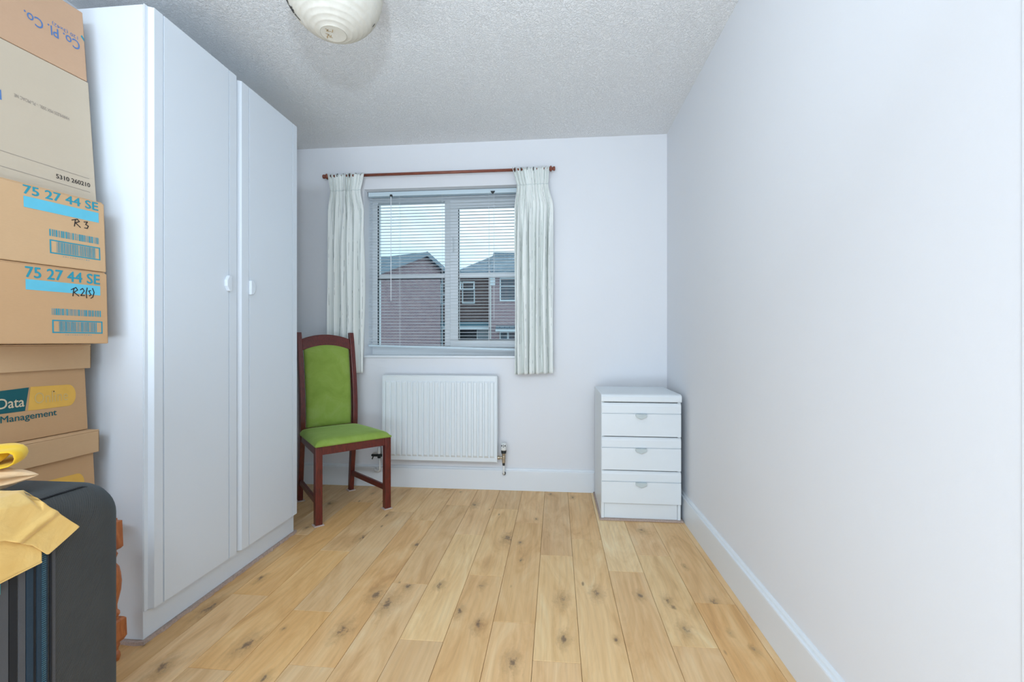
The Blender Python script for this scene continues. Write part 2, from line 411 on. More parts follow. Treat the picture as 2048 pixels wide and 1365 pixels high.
def m_glass():
    N = NT('window_glass'); tr = N.n('ShaderNodeBsdfTransparent', {'Color': (0.93, 0.98, 1.0, 1)}); gl = N.n('ShaderNodeBsdfGlossy', {'Color': (1, 1, 1, 1), 'Roughness': 0.03})
    fr = N.n('ShaderNodeFresnel', {'IOR': 1.2})
    ms = N.n('ShaderNodeMixShader', {0: fr.outputs[0], 1: tr.outputs[0], 2: gl.outputs[0]}); N.t.links.new(ms.outputs[0], N.out.inputs[0]); return N.m
GLASS = m_glass()

# ================================================================ the room shell
BW = 3.08          # inner face of the window wall
RW = 0.72          # inner face of the right wall
LWALL, FRONT, H = -1.93, -2.6, 2.35
WX0, WX1, WZ0, WZ1 = -1.33, -0.200, 0.885, 2.052
tag(obj('wall_back', BX((LWALL - .2, WX0, BW, BW + .28, 0, H), (WX1, RW + .2, BW, BW + .28, 0, H), (WX0, WX1, BW, BW + .28, WZ1, H), (WX0, WX1, BW, BW + .28, 0, WZ0)), WALL), kind='structure')
tag(obj('wall_right', BX(RW, RW + .2, FRONT - .2, BW, 0, H), WALL), kind='structure')
tag(obj('wall_left', BX(LWALL - .2, LWALL, FRONT - .2, BW, 0, H), WALL), kind='structure')
tag(obj('wall_front', BX(LWALL - .2, RW + .2, FRONT - .2, FRONT, 0, H), WALL), kind='structure')
tag(obj('ceiling', BX(LWALL - .2, RW + .2, FRONT - .2, BW + .28, H, H + .15), CEIL), kind='structure')
# narrow plaster edge / door lining at the near end of the right wall
tag(obj('trim_1', BX(RW - .002, RW, FRONT, .785, 0.0, H), WALL, bevel=.0015), 'edge of pale plaster lining at the near end of right wall', kind='structure')

# skirting boards, moulded top edge
def skirt_profile():     # (out, z)
    return [(0, 0.0), (0.018, 0.0), (0.018, 0.128), (0.0165, 0.1325), (0.010, 0.1345), (0.0085, 0.141), (0.004, 0.146), (0, 0.147)]
bm = bmesh.new(); prism(bm, [(BW - a, z) for a, z in skirt_profile()], 'x', LWALL, RW)
tag(obj('baseboard_back', bm, GLOSS), kind='structure')
bm = bmesh.new(); prism(bm, [(RW - a, z) for a, z in skirt_profile()], 'y', FRONT, BW - .018)
tag(obj('baseboard_right', bm, GLOSS), kind='structure')
bm = bmesh.new(); prism(bm, [(LWALL + a, z) for a, z in skirt_profile()], 'y', FRONT, BW - .018)
tag(obj('baseboard_left', bm, GLOSS), kind='structure')

# ---- floor of single oak boards
floor = tag(obj('floor', BX(LWALL - .2, RW + .2, FRONT - .2, BW + .28, -.06, -.0125), mat('subfloor_gap', (0.10, 0.055, 0.025), 0.9)), 'oak plank floor with knots', kind='structure')
JOINT = {-1: [1.44, 2.152], -2: [1.627, 2.523], 0: [2.343, 0.9], 1: [2.031, 1.0], 2: [1.553, 2.193], 3: [1.816, 2.75], -3: [1.942, 2.719], -4: [1.5, 2.342], -5: [1.848, 2.756],
         -7: [1.625, 2.62], -6: [2.504, 1.35], -8: [1.309, 2.1], -9: [1.706, 2.75], -10: [2.259, 1.2]}
KN = [(-0.706, 1.754, .017), (-0.640, 1.70, .020), (-0.736, 1.53, .016), (-0.979, 2.255, .016), (-0.245, 2.319, .016), (-0.495, 2.775, .014), (-0.677, 2.203, .012), (-1.289, 1.606, .018), (-1.016, 1.424, .018),
      (-1.387, 2.715, .014), (-0.968, 2.567, .016), (-0.299, 1.859, .008), (-0.354, 1.676, .010), (-0.138, 1.43, .014), (0.025, 1.788, .014), (0.027, 1.549, .012), (0.160, 1.845, .014), (0.328, 1.845, .010), (0.427, 1.82, .010),
      (0.451, 2.478, .013), (0.602, 1.816, .012), (0.105, 2.967, .009), (-1.239, 1.825, .010), (-1.328, 2.354, .010), (-0.473, 1.847, .010), (0.445, 1.643, .011), (0.200, 1.566, .006), (-0.274, 1.60, .012),
      (-0.60, 1.82, .010), (-1.20, 1.30, .016), (-0.86, 1.28, .010)]
TINT = {(1, 2.3): (1.12, 1.24, 1.42), (-5, 1.2): (0.86, 0.80, 0.74), (2, 1.8): (1.02, 1.06, 1.1), (0, 1.2): (1.03, 1.04, 1.06), (-4, 1.9): (1.08, 1.12, 1.16), (-3, 1.1): (.97, .93, .9), (-7, 1.0): (1.0, .9, .76), (3, 1.2): (.97, .88, .78),
        (-1, 1.8): (1.04, 1.06, 1.08), (-2, 2.0): (.96, .92, .88), (-3, 2.3): (1.04, 1.04, 1.04), (-9, 2.2): (1.0, .90, .76), (-8, 1.7): (1.02, .93, .8), (-10, 1.7): (.86, .80, .74), (-6, 1.9): (.97, .9, .84)}
for c in range(-14, 5):
    x0 = 0.077 + .15 * c; x1 = x0 + .15
    if x1 < LWALL: continue
    xa, xb = max(x0, LWALL), min(x1, RW - .004)
    js = sorted(JOINT.get(c, []))
    if not js: js = [rnd.uniform(1.2, 2.6)]
    lo = js[0]
    while lo > FRONT + .3:
        lo -= rnd.uniform(.6, 1.0)
        if lo > FRONT + .15: js.insert(0, lo)
    ends = [FRONT] + [j for j in js if j > FRONT + .1] + [BW - .006]
    for a, b in zip(ends, ends[1:]):
        if b - a < .05: continue
        cx, cy = (x0 + x1) / 2, (a + b) / 2
        g = .0006
        o = obj('floorboard', BX(xa + g - cx, xb - g - cx, a + g - cy, b - g - cy, -.012, 0), OAK, floor, loc=(cx, cy, rnd.uniform(-.0003, 0)), bevel=.0009, seg=1)
        t = rnd.uniform(.92, 1.06); t2 = rnd.uniform(-.04, .04)
        colr = (t + t2 * .3, t - .01, t * 1.03 - t2 * .8)
        best = None
        for (cc, yy), tt in TINT.items():
            if cc == c and a <= yy < b + .0: best = tt
        if best: colr = best
        o.color = (*colr, 1)
        mine = [k for k in KN if xa <= k[0] < xb and a <= k[1] < b][:3]
        vis = (b > 1.25)
        while len(mine) < 3:
            if not vis and rnd.random() < .5 or (vis and len(mine) < 2 and rnd.random() < .35):
                mine.append((rnd.uniform(xa + .02, xb - .02), rnd.uniform(a, b), rnd.uniform(.003, .008)))
            else: mine.append((9, 9, .01))
        for nm, k in zip(('knot_a', 'knot_b', 'knot_c'), mine): o[nm] = [k[0] - cx, k[1] - cy, k[2]]

# ---- window
def frame_ring(x0, x1, z0, z1, w, y0, y1, wb=None):
    wb = wb if wb is not None else w
    return BX((x0, x1, y0, y1, z1 - w, z1), (x0, x1, y0, y1, z0, z0 + wb), (x0, x0 + w, y0, y1, z0 + wb, z1 - w), (x1 - w, x1, y0, y1, z0 + wb, z1 - w))
FY = 3.228
win = tag(empty('window_1', (-0.80, FY, .91)), 'white two-light casement window with mid glazing bars', kind='structure')
def wp(name, bm, m, parent=None, bevel=.002):
    o = obj(name, bm, m, parent or win, bevel=bevel); o.matrix_parent_inverse = Matrix.Translation(-Vector((parent or win).location)) if parent is None else Matrix.Identity(4)
    return o
wp('outer_frame', BX((WX0, WX1, FY, FY + .06, WZ1 - .05, WZ1), (WX0, WX1, FY, FY + .06, .90, .965), (WX0, -1.285, FY, FY + .06, .965, WZ1 - .05), (-.245, WX1, FY, FY + .06, .965, WZ1 - .05)), PVC)
wp('mullion', BX(-.792, -.735, FY, FY + .06, .965, WZ1 - .05), PVC)
wp('glazing_bar', BX(-1.285, -.792, FY + .01, FY + .045, 1.450, 1.484), PVC)
wp('sash_frame', frame_ring(-.750, -.205, .955, WZ1 - .045, .062, FY - .016, FY + .03, .052), PVC, bevel=.004)
wp('glazing_bar', BX(-.688, -.267, FY - .008, FY + .02, 1.450, 1.484), PVC)
wp('gasket', BX((-1.287, -1.281, FY - .001, FY + .01, .97, 1.99), (-1.281, -.794, FY - .001, FY + .008, 1.444, 1.450), (-.690, -.686, FY - .017, FY - .005, 1.008, 1.94), (-.686, -.268, FY - .017, FY - .005, 1.007, 1.011)), GASKET, bevel=0)
for a, b, c_, d_ in ((-1.285, -.792, .965, 1.452), (-1.285, -.792, 1.482, 2.0), (-.69, -.267, 1.0, 1.452), (-.69, -.267, 1.482, 1.95)):
    wp('pane', BX(a, b, FY + .024, FY + .028, c_, d_), GLASS, bevel=0)
bm = BX(-.738, -.718, FY - .022, FY - .016, 1.640, 1.745); box(bm, -.733, -.723, FY - .05, FY - .02, 1.712, 1.726); box(bm, -.734, -.722, FY - .056, FY - .046, 1.625, 1.728)
wp('handle', bm, PVC, bevel=.002)
# painted reveal lining and sill board
bm = bmesh.new(); box(bm, WX0, WX0 + .004, BW + .002, FY, .90, WZ1); box(bm, WX1 - .004, WX1, BW + .002, FY, .90, WZ1)
wp('reveal_lining', bm, REVEAL, bevel=0)
wp('window_sill', BX(WX0 + .001, WX1 - .001, BW - .010, FY, .884, .900), GLOSS, bevel=.003)

# ---- outside view
def P2(lat, w): # lateral / depth seen from the room -> world xy
    ca, sa = math.cos(YAW), math.sin(YAW)
    return (lat * ca - w * sa, lat * sa + w * ca)
tag(obj('ground_outside', BX(-60, 60, 5, 90, -2.9, -2.7), ASPH), 'grey asphalt ground between the houses outside', kind='structure')

def out_window(parent, x0, x1, z0, z1, y, split=None, vsplit=None, name='window'):
    """white frame standing 4 cm proud of the wall at depth y, panes as sub-parts"""
    b = .07
    bm = BX((x0, x1, y - .05, y + .05, z1 - b, z1), (x0, x1, y - .08, y + .05, z0, z0 + b), (x0, x0 + b, y - .05, y + .05, z0, z1), (x1 - b, x1, y - .05, y + .05, z0, z1))
    if split: box(bm, x0, x1, y - .05, y + .05, split - .035, split + .035)
    if vsplit: box(bm, vsplit - .06, vsplit + .06, y - .05, y + .05, z0, z1)
    f = obj(name, bm, UPVC_O, parent)
    zs = [z0, split, z1] if split else [z0, z1]; xs = [x0, vsplit, x1] if vsplit else [x0, x1]
    for za, zb in zip(zs, zs[1:]):
        for xa, xb in zip(xs, xs[1:]):
            obj('pane', BX(xa + .03, xb - .03, y + .0, y + .02, za + .03, zb - .03), PANE_O, f)
    return f

# gable house (local x along the gable, rotated)
gA = Vector((*P2(-5.03, 26), 0)); gang = YAW + math.atan2(.879, .476)
gh = tag(empty('gable_house', (gA.x, gA.y, -2.7), (0, 0, gang)), 'pinkish brick gable house outside left part of window', 'house')
bm = bmesh.new()
# wall: outline in local x (along gable), z above ground, thickness to +y (away left)
zA, pitch = 8.72, .4127
R_, L_ = 1.62, 5.2
prism(bm, [(-L_, 0), (R_, 0), (R_, zA - pitch * R_ - .12), (0, zA - .12), (-L_, zA - pitch * L_ - .12)], 'y', 0, 7)
obj('wall', bm, BRICK_A, gh)
bm = bmesh.new()
prism(bm, [(-5.5, zA - pitch * 5.5), (0, zA), (1.96, zA - pitch * 1.96), (1.96, zA - pitch * 1.96 - .14), (0, zA - .14), (-5.5, zA - pitch * 5.5 - .14)], 'y', -.28, 7.3)
obj('roof', bm, ROOF, gh)
bm = bmesh.new(); prism(bm, [(-5.5, zA - pitch * 5.5 + .02), (0, zA + .02), (0, zA - .24), (-5.5, zA - pitch * 5.5 - .24)], 'y', -.33, -.28)
obj('verge_board', bm, VERGE, gh)
bm = bmesh.new(); prism(bm, [(1.96, zA - pitch * 1.96 + .02), (0, zA + .02), (0, zA - .24), (1.96, zA - pitch * 1.96 - .24)], 'y', -.33, -.28)
obj('verge_board', bm, VERGE, gh)
bm = bmesh.new(); lathe(bm, [(.06, 0), (.06, 7.6)], 10, origin=(R_ + .08, -.05, 0)); obj('downpipe', bm, BLUEG, gh)

# terrace behind: brown part and pink projecting part
th_o = Vector((*P2(0, 30), 0))
th = tag(empty('terraced_house', (th_o.x, th_o.y, -2.7), (0, 0, YAW)), 'brick terrace outside, dark brown with a pinkish projecting part, right of the gable house', 'house')
G = 2.7
obj('wall', BX((-7.5, -1.43, 0, 7, 0, 5.25 + G)), BRICK_B, th)
bm = bmesh.new(); v = [bm.verts.new(p) for p in ((-3.75, -.5, 5.42 + G), (-1.3, -.5, 5.42 + G), (-1.3, 2.9, 7.12 + G), (-1.3, 6.3, 5.42 + G), (-3.75, 6.3, 5.42 + G),
     (-3.75, -.5, 5.27 + G), (-1.3, -.5, 5.27 + G), (-1.3, 6.3, 5.27 + G), (-3.75, 6.3, 5.27 + G))]
for f in ((0, 1, 2), (2, 3, 4), (0, 2, 4), (1, 6, 7, 3, 2), (0, 5, 6, 1), (4, 3, 7, 8), (0, 4, 8, 5), (5, 8, 7, 6)): bm.faces.new([v[i] for i in f])
obj('hip_roof', bm, ROOF, th)
obj('flat_roof', BX(-7.5, -3.75, -.2, 7, 5.2 + G, 5.3 + G), ROOF, th)
w1 = out_window(th, -3.25, -2.42, 3.44 + G, 4.88 + G, 0, split=4.36 + G)
bm = bmesh.new(); prism(bm, [(-.42, 4.30 + G), (-.36, 4.26 + G), (-.05, 4.84 + G), (-.10, 4.88 + G)], 'x', -3.36, -3.29); prism(bm, [(-.42, 4.30 + G), (-.36, 4.26 + G), (-.05, 4.84 + G), (-.10, 4.88 + G)], 'x', -2.50, -2.43)
prism(bm, [(-.44, 4.32 + G), (-.36, 4.26 + G), (-.32, 4.33 + G), (-.40, 4.38 + G)], 'x', -3.36, -2.43); obj('open_vent', bm, UPVC_O, w1)
out_window(th, -4.66, -4.30, 3.4 + G, 4.77 + G, 0, split=4.05 + G)
out_window(th, -4.66, -4.30, .9 + G, 1.6 + G, 0)
obj('canopy', BX(-4.7, -1.47, -1.0, 0, 1.86 + G, 2.2 + G), BLUEG, th)
obj('canopy_fascia', BX(-4.7, -1.47, -1.06, -1.0, 1.74 + G, 1.88 + G), UPVC_O, th)
obj('garage_panel', BX(-3.39, -2.3, -.06, 0, 0, 1.72 + G), DARKO, th)
out_window(th, -2.3, -1.47, 0.1, 1.78 + G, -.02, split=.98 + G, name='glazed_door')
th2 = th
obj('wall', BX(-1.43, 7.0, -1.5, 7, 0, 5.35 + G), BRICK_A, th2)
bm = bmesh.new(); prism(bm, [(-2.0, 5.25 + G), (2.6, 7.28 + G), (7.4, 5.25 + G), (7.4, 5.1 + G), (-2.0, 5.1 + G)], 'x', -1.32, 7.3)
obj('roof', bm, ROOF, th2)
out_window(th2, -.76, .24, 3.47 + G, 4.92 + G, -1.5, split=4.40 + G)
out_window(th2, -.77, .24, .93 + G, 1.62 + G, -1.5, vsplit=-.25)
out_window(th2, .9, 1.9, 3.47 + G, 4.92 + G, -1.5, split=4.40 + G)
obj('vent_cover', BX(-1.36, -1.04, -1.6, -1.5, 4.45 + G, 4.9 + G), UPVC_O, th2)
bm = bmesh.new(); prism(bm, [(-2.2, 1.66 + G), (-1.5, 1.98 + G), (-1.5, 1.62 + G), (-2.2, 1.58 + G)], 'x', -1.0, 2.2); obj('lean_to_roof', bm, ROOF, th2)
obj('gutter', BX(-1.0, 2.2, -2.27, -2.2, 1.58 + G, 1.68 + G), UPVC_O, th2)
bm = bmesh.new(); lathe(bm, [(.045, 0), (.045, 5.2 + G)], 8, origin=(-1.33, -1.56, 0)); obj('downpipe', bm, PIPE, th2)

# ================================================================ venetian blind
BY = 3.15
bl = tag(empty('venetian_blind', (-.78, BY, 2.03)), 'white venetian blind with open slats hanging in window recess', 'blind')
def bp(name, bm, m, parent=bl, **k):
    o = obj(name, bm, m, parent, **k); o.matrix_parent_inverse = Matrix.Translation((.78, -BY, -2.03)); return o
bp('headrail', BX(WX0 + .012, WX1 - .008, BY - .018, BY + .018, 2.018, 2.048), RAILM, bevel=.002)
sm = bmesh.new()
prof = [(-.0125, -.0002), (-.0062, .0022), (0, .0029), (.0062, .0022), (.0125, -.0002), (.0062, .0016), (0, .0023), (-.0062, .0016)]
prism(sm, prof, 'x', -.537, .577)
slat0 = None
NS = 49; zt, zb = 2.004, .972
for i in range(NS):
    z = zt + (zb - zt) * i / (NS - 1)
    if slat0 is None:
        slat0 = obj('slat', sm, SLATM, bl); s = slat0
    else:
        s = slat0.copy(); COL.objects.link(s); s.parent = bl
    q = i / (NS - 1)
    s.location = (-.0, 0 + rnd.uniform(-.0006, .0006), z - 2.03 + rnd.uniform(-.0006, .0006))
    s.rotation_euler = (math.radians(2 + rnd.uniform(-1.5, 1.5)), 0.0 + max(0, q - .93) * .25 + rnd.uniform(-.0006, .0006), 0)
o = obj('bottom_rail', BX(-.539, .579, -.0125, .0125, -.006, .008), RAILM, bl, bevel=.003); o.location = (0, 0, .953 - 2.03); o.rotation_euler = (0, .026, 0)
for x in (-1.094, -.789, -.461):
    bm = bmesh.new()
    for yy in (-.0135, .0135): tube(bm, [(x, BY + yy, 2.02), (x, BY + yy, .955)], .0008, 6)
    bp('ladder_cord', bm, CORD)
bm = bmesh.new(); tube(bm, [(-1.148, BY - .03, 2.015), (-1.148, BY - .032, 1.28)], .0028, 8); bp('tilt_wand', bm, CORD)
bm = BX(-1.155, -1.141, BY - .034, BY - .018, 2.010, 2.024); bp('wand_hook', bm, DARKM)
bm = bmesh.new(); tube(bm, [(-.426, BY - .022, 2.015), (-.426, BY - .023, 1.15)], .0008, 6); tube(bm, [(-.421, BY - .022, 2.015), (-.421, BY - .023, 1.15)], .0008, 6); bp('pull_cord', bm, CORD)
bm = bmesh.new(); prism(bm, [(-.448, 2.03), (-.416, 2.03), (-.427, 2.012), (-.437, 2.012)], 'y', BY - .024, BY - .018); bp('cord_lock', bm, DARKM)

# ================================================================ curtain rod, curtains
RY, RZ = 3.045, 2.138
rod = tag(empty('curtain_rod', (-.79, RY, RZ)), 'thin reddish-brown wooden curtain rod with turned finials above window', 'curtain rod')
def rp_(name, bm, m, **k):
    o = obj(name, bm, m, rod, **k); o.matrix_parent_inverse = Matrix.Translation((.79, -RY, -RZ)); return o
bm = bmesh.new(); lathe(bm, [(.0095, -1.566), (.0095, -.045)], 20, 'x', (0, RY, RZ)); rp_('pole', bm, ROD, smooth=True)
fin = [(.010, 0), (.012, .003), (.0095, .006), (.0165, .010), (.0195, .015), (.0165, .020), (.009, .024), (.009, .028), (.0135, .030), (.0145, .036), (.0135, .042), (.006, .044)]
bm = bmesh.new(); lathe(bm, fin, 20, 'x', (-.049, RY, RZ)); rp_('finial', bm, ROD, smooth=True)
bm = bmesh.new(); lathe(bm, [(r, -t) for r, t in fin], 20, 'x', (-1.562, RY, RZ)); rp_('finial', bm, ROD, smooth=True)
for x in (-1.52, -.10):
    bm = bmesh.new(); lathe(bm, [(.007, RY + .008), (.007, BW - .006)], 12, 'y', (x, 0, RZ)); lathe(bm, [(.02, BW - .006), (.02, BW)], 16, 'y', (x, 0, RZ)); rp_('bracket', bm, ROD, smooth=False)

def curtain(label, xt0, xt1, xw0, xw1, xb0, xb1, zb0, zb1, n1, n2, seed):
    """xt: header top edge, xw: gathered waist, xb: hem"""
    ztop, zw = 2.147, 2.031
    root = tag(empty('curtain', ((xt0 + xt1) / 2, RY, ztop)), label, 'curtain', 'striped curtains at the window')
    r2 = random.Random(seed); ph = [r2.uniform(0, 6.28) for _ in range(4)]
    def lerp(a, b, t): return a + (b - a) * t
    def fn(u, v):
        zend = lerp(zb0, zb1, u)
        z = ztop + (zend - ztop) * v
        if z > zw:
            t = (ztop - z) / (ztop - zw); x0, x1 = lerp(xt0, xw0, t), lerp(xt1, xw1, t)
        else:
            t = (zw - z) / (zw - zend); e = min(1, t * 8); e = e * e * (3 - 2 * e)
            x0, x1 = lerp(xw0, xb0, e), lerp(xw1, xb1, e)
        tt = max(0, (zw - z) / (zw - zend)); top = max(0.0, min(1.0, (z - (zw - .28)) / .28))
        waist = math.exp(-((z - zw) / .022) ** 2)
        w1 = u + .012 * math.sin(7 * tt + ph[0] + 9 * u)
        a1 = .0085 * top * (1 - .55 * waist); a2 = (.023 * min(1, tt * 3 + .15)) * (1 - .2 * top)
        y = RY - .016 + a1 * math.sin(2 * PI * n1 * w1 + ph[1]) + a2 * math.sin(2 * PI * n2 * w1 + ph[2] + .9 * math.sin(3 * tt)) + .006 * math.sin(2 * PI * (n2 * 1.7) * u + ph[3])
        x = lerp(x0, x1, u) + .006 * math.sin(2 * PI * n2 * w1 + ph[2] + 1.3) * min(1, tt * 4) + .004 * top * math.sin(2 * PI * n1 * w1 + 1.2)
        z += .0025 * math.sin(2 * PI * n1 * u) * (v == 0)
        return (x - root.location.x, y - root.location.y, z - root.location.z)
    me = grid_sheet(fn, 230, 90, lambda u, v: (u, v))
    o = sheet_obj('drape', me, CURTAIN, root, .0015)
    # gathering tape seam line
    me2 = grid_sheet(lambda u, v: tuple(Vector(fn(u, (ztop - (zw + .004 - .004 * v)) / (ztop - .785))) + Vector((0, -.0022, 0))), 120, 2)
    sheet_obj('gather_seam', me2, mat('seam_thread', (.70, .76, .74), .8), root, .0008)
    k = 6
    for i in range(k):
        x = lerp(xt0 + .02, xt1 - .02, i / (k - 1)); bm = bmesh.new()
        pts = [(x, RY + .0145 * math.cos(a) , RZ + .0145 * math.sin(a)) for a in [2 * PI * j / 14 for j in range(14)]]; pts.append(pts[0])
        tube(bm, pts, .0022, 6)
        oo = obj('ring', bm, DARKM, root); oo.matrix_parent_inverse = Matrix.Translation(-Vector(root.location))
    return root
curtain('white curtain with dashed grey stripes at left of window, behind the chair', -1.562, -1.305, -1.542, -1.330, -1.557, -1.303, .775, .784, 11, 5.5, 3)
curtain('white curtain with dashed grey stripes at right end of the rod', -.292, -.047, -.261, -.053, -.276, -.022, .778, .788, 11, 6, 11)

# ================================================================ radiator
RX0, RX1, RZ0, RZ1, RYF = -1.160, -.389, .200, .770, 3.0
rad = tag(empty('radiator', (-.775, 3.04, RZ0)), 'white ribbed panel radiator on wall below the window', 'radiator')
def rr(name, bm, m, **k):
    o = obj(name, bm, m, rad, **k); o.matrix_parent_inverse = Matrix.Translation(-Vector((-.775, 3.04, RZ0))); return o
bm = BX((RX0, RX1, RYF + .003, RYF + .03, RZ0, RZ1 - .001))
rr('panel', bm, RADM, bevel=.004)
bm = bmesh.new(); n = 20; pitch_ = (RX1 - .012 - (RX0 + .014)) / n
za_, zb_ = RZ0 + .036, RZ1 - .042
for i in range(n):
    xa = RX0 + .014 + i * pitch_ + .003; xb = xa + pitch_ - .006
    y0, yf = RYF + .0031, RYF - .006
    v = [bm.verts.new(p) for p in ((xa, y0, za_ - .008), (xb, y0, za_ - .008), (xb, y0, zb_ + .006), (xa, y0, zb_ + .006), (xa + .0055, yf, za_ + .006), (xb - .0055, yf, za_ + .006), (xb - .0055, yf, zb_ - .006), (xa + .0055, yf, zb_ - .006))]
    for f in ((0, 1, 5, 4), (1, 2, 6, 5), (2, 3, 7, 6), (3, 0, 4, 7), (4, 5, 6, 7)): bm.faces.new([v[j] for j in f])
rr('pressed_ribs', bm, RADM, bevel=.0015)
rr('top_grille', BX(RX0 - .001, RX1 + .001, RYF + .0015, RYF + .055, RZ1 - .006, RZ1), RADM, bevel=.002)
rr('side_cover', BX(RX0 - .004, RX0 + .001, RYF - .003, RYF + .055, RZ0, RZ1 - .004), RADM, bevel=.001)
rr('side_cover', BX(RX1 - .001, RX1 + .004, RYF - .003, RYF + .055, RZ0, RZ1 - .004), RADM, bevel=.001)
rr('wall_bracket', BX(-1.02, -.99, 3.03, 3.08, .26, .7), RADM); rr('wall_bracket', BX(-.56, -.53, 3.03, 3.08, .26, .7), RADM)
# thermostatic valve (right) and lockshield valve (left)
tv = tag(empty('radiator_valve', (-.345, 3.028, .12)), 'thermostatic valve with white head at right end of radiator', 'valve')
def tvp(root, name, bm, m, **k):
    o = obj(name, bm, m, root, **k); o.matrix_parent_inverse = Matrix.Translation(-Vector(root.location)); return o
bm = bmesh.new(); lathe(bm, [(.017, .276), (.0185, .282), (.0185, .312), (.0165, .322), (.009, .325)], 24, origin=(-.345, 3.028, 0)); tvp(tv, 'thermostat_head', bm, PIPE, smooth=True)
bm = BX((-.3465, -.3435, 3.006, 3.012, .298, .318)); box(bm, -.337, -.331, 3.008, 3.0125, .304, .314); box(bm, -.359, -.354, 3.008, 3.0125, .304, .314); tvp(tv, 'dial_mark', bm, DARKM)
bm = bmesh.new(); lathe(bm, [(.0175, .268), (.0175, .275)], 20, origin=(-.345, 3.028, 0)); lathe(bm, [(.0165, .256), (.0165, .266)], 20, origin=(-.345, 3.028, 0)); tvp(tv, 'collar', bm, DARKM)
bm = bmesh.new(); lathe(bm, [(.009, .192), (.011, .196), (.011, .215), (.013, .218), (.013, .235), (.011, .24), (.013, .256)], 20, origin=(-.345, 3.028, 0))
lathe(bm, [(.008, -.388), (.012, -.384), (.012, -.370), (.008, -.368), (.008, -.35)], 12, 'x', (0, 3.028, .226)); tvp(tv, 'valve_body', bm, BRASS)
bm = bmesh.new(); lathe(bm, [(.008, .175), (.009, .192)], 12, origin=(-.345, 3.028, 0)); tvp(tv, 'olive_nut', bm, DARKM)
bm = bmesh.new(); tube(bm, [(-.345, 3.028, .18), (-.345, 3.028, .125), (-.345, 3.032, .118), (-.345, 3.062, .116)], .0065, 12); tvp(tv, 'pipe', bm, PIPE, smooth=True)
bm = bmesh.new(); lathe(bm, [(.011, 3.050), (.011, 3.0615)], 14, 'y', (-.345, 0, .115)); tvp(tv, 'pipe_collar', bm, DARKM)
lv = tag(empty('radiator_valve', (-1.205, 3.028, .12)), 'lockshield valve with drain spout left of radiator, behind chair leg', 'valve')
bm = bmesh.new(); lathe(bm, [(.010, .232), (.012, .236), (.011, .272), (.007, .278)], 16, origin=(-1.197, 3.028, 0)); tvp(lv, 'cap', bm, PIPE, smooth=True)
bm = bmesh.new(); lathe(bm, [(.007, -1.250), (.009, -1.246), (.009, -1.206), (.012, -1.204), (.012, -1.19), (.009, -1.186), (.009, -1.158)], 14, 'x', (0, 3.028, .222))
lathe(bm, [(.011, .204), (.011, .234)], 14, origin=(-1.197, 3.028, 0)); tube(bm, [(-1.235, 3.028, .222), (-1.242, 3.015, .198)], .004, 8); tvp(lv, 'valve_body', bm, DARKM)
bm = bmesh.new(); tube(bm, [(-1.195, 3.028, .205), (-1.192, 3.028, .15), (-1.193, 3.028, .125), (-1.205, 3.028, .113), (-1.226, 3.03, .115), (-1.236, 3.045, .122), (-1.238, 3.062, .124)], .0062, 12); tvp(lv, 'pipe', bm, PIPE, smooth=True)

# ================================================================ chest of drawers
CX0, CX1, CY0, CY1 = .252, .684, 2.612, 3.045
tag(obj('carpet_strip', BX(CX0 - .010, CX1 + .014, CY0 - .014, CY1 + .012, 0, .010), CARPET, bevel=.003), 'pinkish brown carpet strip under the white chest of drawers', 'carpet strip')
ch = tag(empty('chest_of_drawers', ((CX0 + CX1) / 2, (CY0 + CY1) / 2, .010)), 'small white three-drawer chest in the right corner', 'chest of drawers')
def cp(name, bm, m, parent=None, **k):
    o = obj(name, bm, m, parent or ch, **k)
    o.matrix_parent_inverse = Matrix.Translation(-Vector(ch.location)) if parent is None else Matrix.Identity(4); return o
cp('body', BX((CX0, CX0 + .016, CY0, CY1, .010, .668), (CX1 - .016, CX1, CY0, CY1, .010, .668), (CX0, CX1, CY1 - .006, CY1, .010, .668), (CX0 + .016, CX1 - .016, CY0 + .03, CY1 - .006, .1, .66)), CHESTM, bevel=.0008)
cp('plinth', BX(CX0 + .017, CX1 - .017, CY0 + .006, CY0 + .022, .010, .100), CHESTM, bevel=.001)
bm = bmesh.new(); prism(bm, [(CY0 - .012, .662), (CY0 - .014, .667), (CY0 - .014, .690), (CY0 - .008, .700), (CY0 + .004, .704), (CY1, .704), (CY1, .662)], 'x', CX0 - .001, CX1 + .003)
cp('top', bm, CHESTM, bevel=.0015)
def drawer(z0, z1):
    yf = CY0 - .013; g = z1 - .058
    pr = [(CY0 - .0005, z0), (yf, z0), (yf, g - .0026), (yf + .007, g - .0014), (yf + .007, g + .0014), (yf, g + .0026), (yf, z1 - .018), (yf + .003, z1 - .007), (yf + .009, z1), (CY0 - .0005, z1)]
    bm = bmesh.new(); prism(bm, pr, 'x', CX0 + .002, CX1 - .001)
    d = cp('drawer', bm, CHESTM)
    xc = (CX0 + CX1) / 2
    bm = bmesh.new(); prism(bm, [(xc - .030, g - .002), (xc + .030, g - .002), (xc + .030, g - .016), (xc, g - .030), (xc - .030, g - .016)], 'y', yf - .014, yf + .001)
    h = obj('handle', bm, HANDLE_G, d, bevel=.0015); h['label'] = 'pale grey pointed tab handle'
for z0, z1 in ((.472, .656), (.284, .466), (.100, .278)): drawer(z0, z1)

# ================================================================ wardrobe
WYA, WYB, WXF, WXB, WT = 1.394, 2.269, -1.356, -1.900, 2.112
bm = bmesh.new()
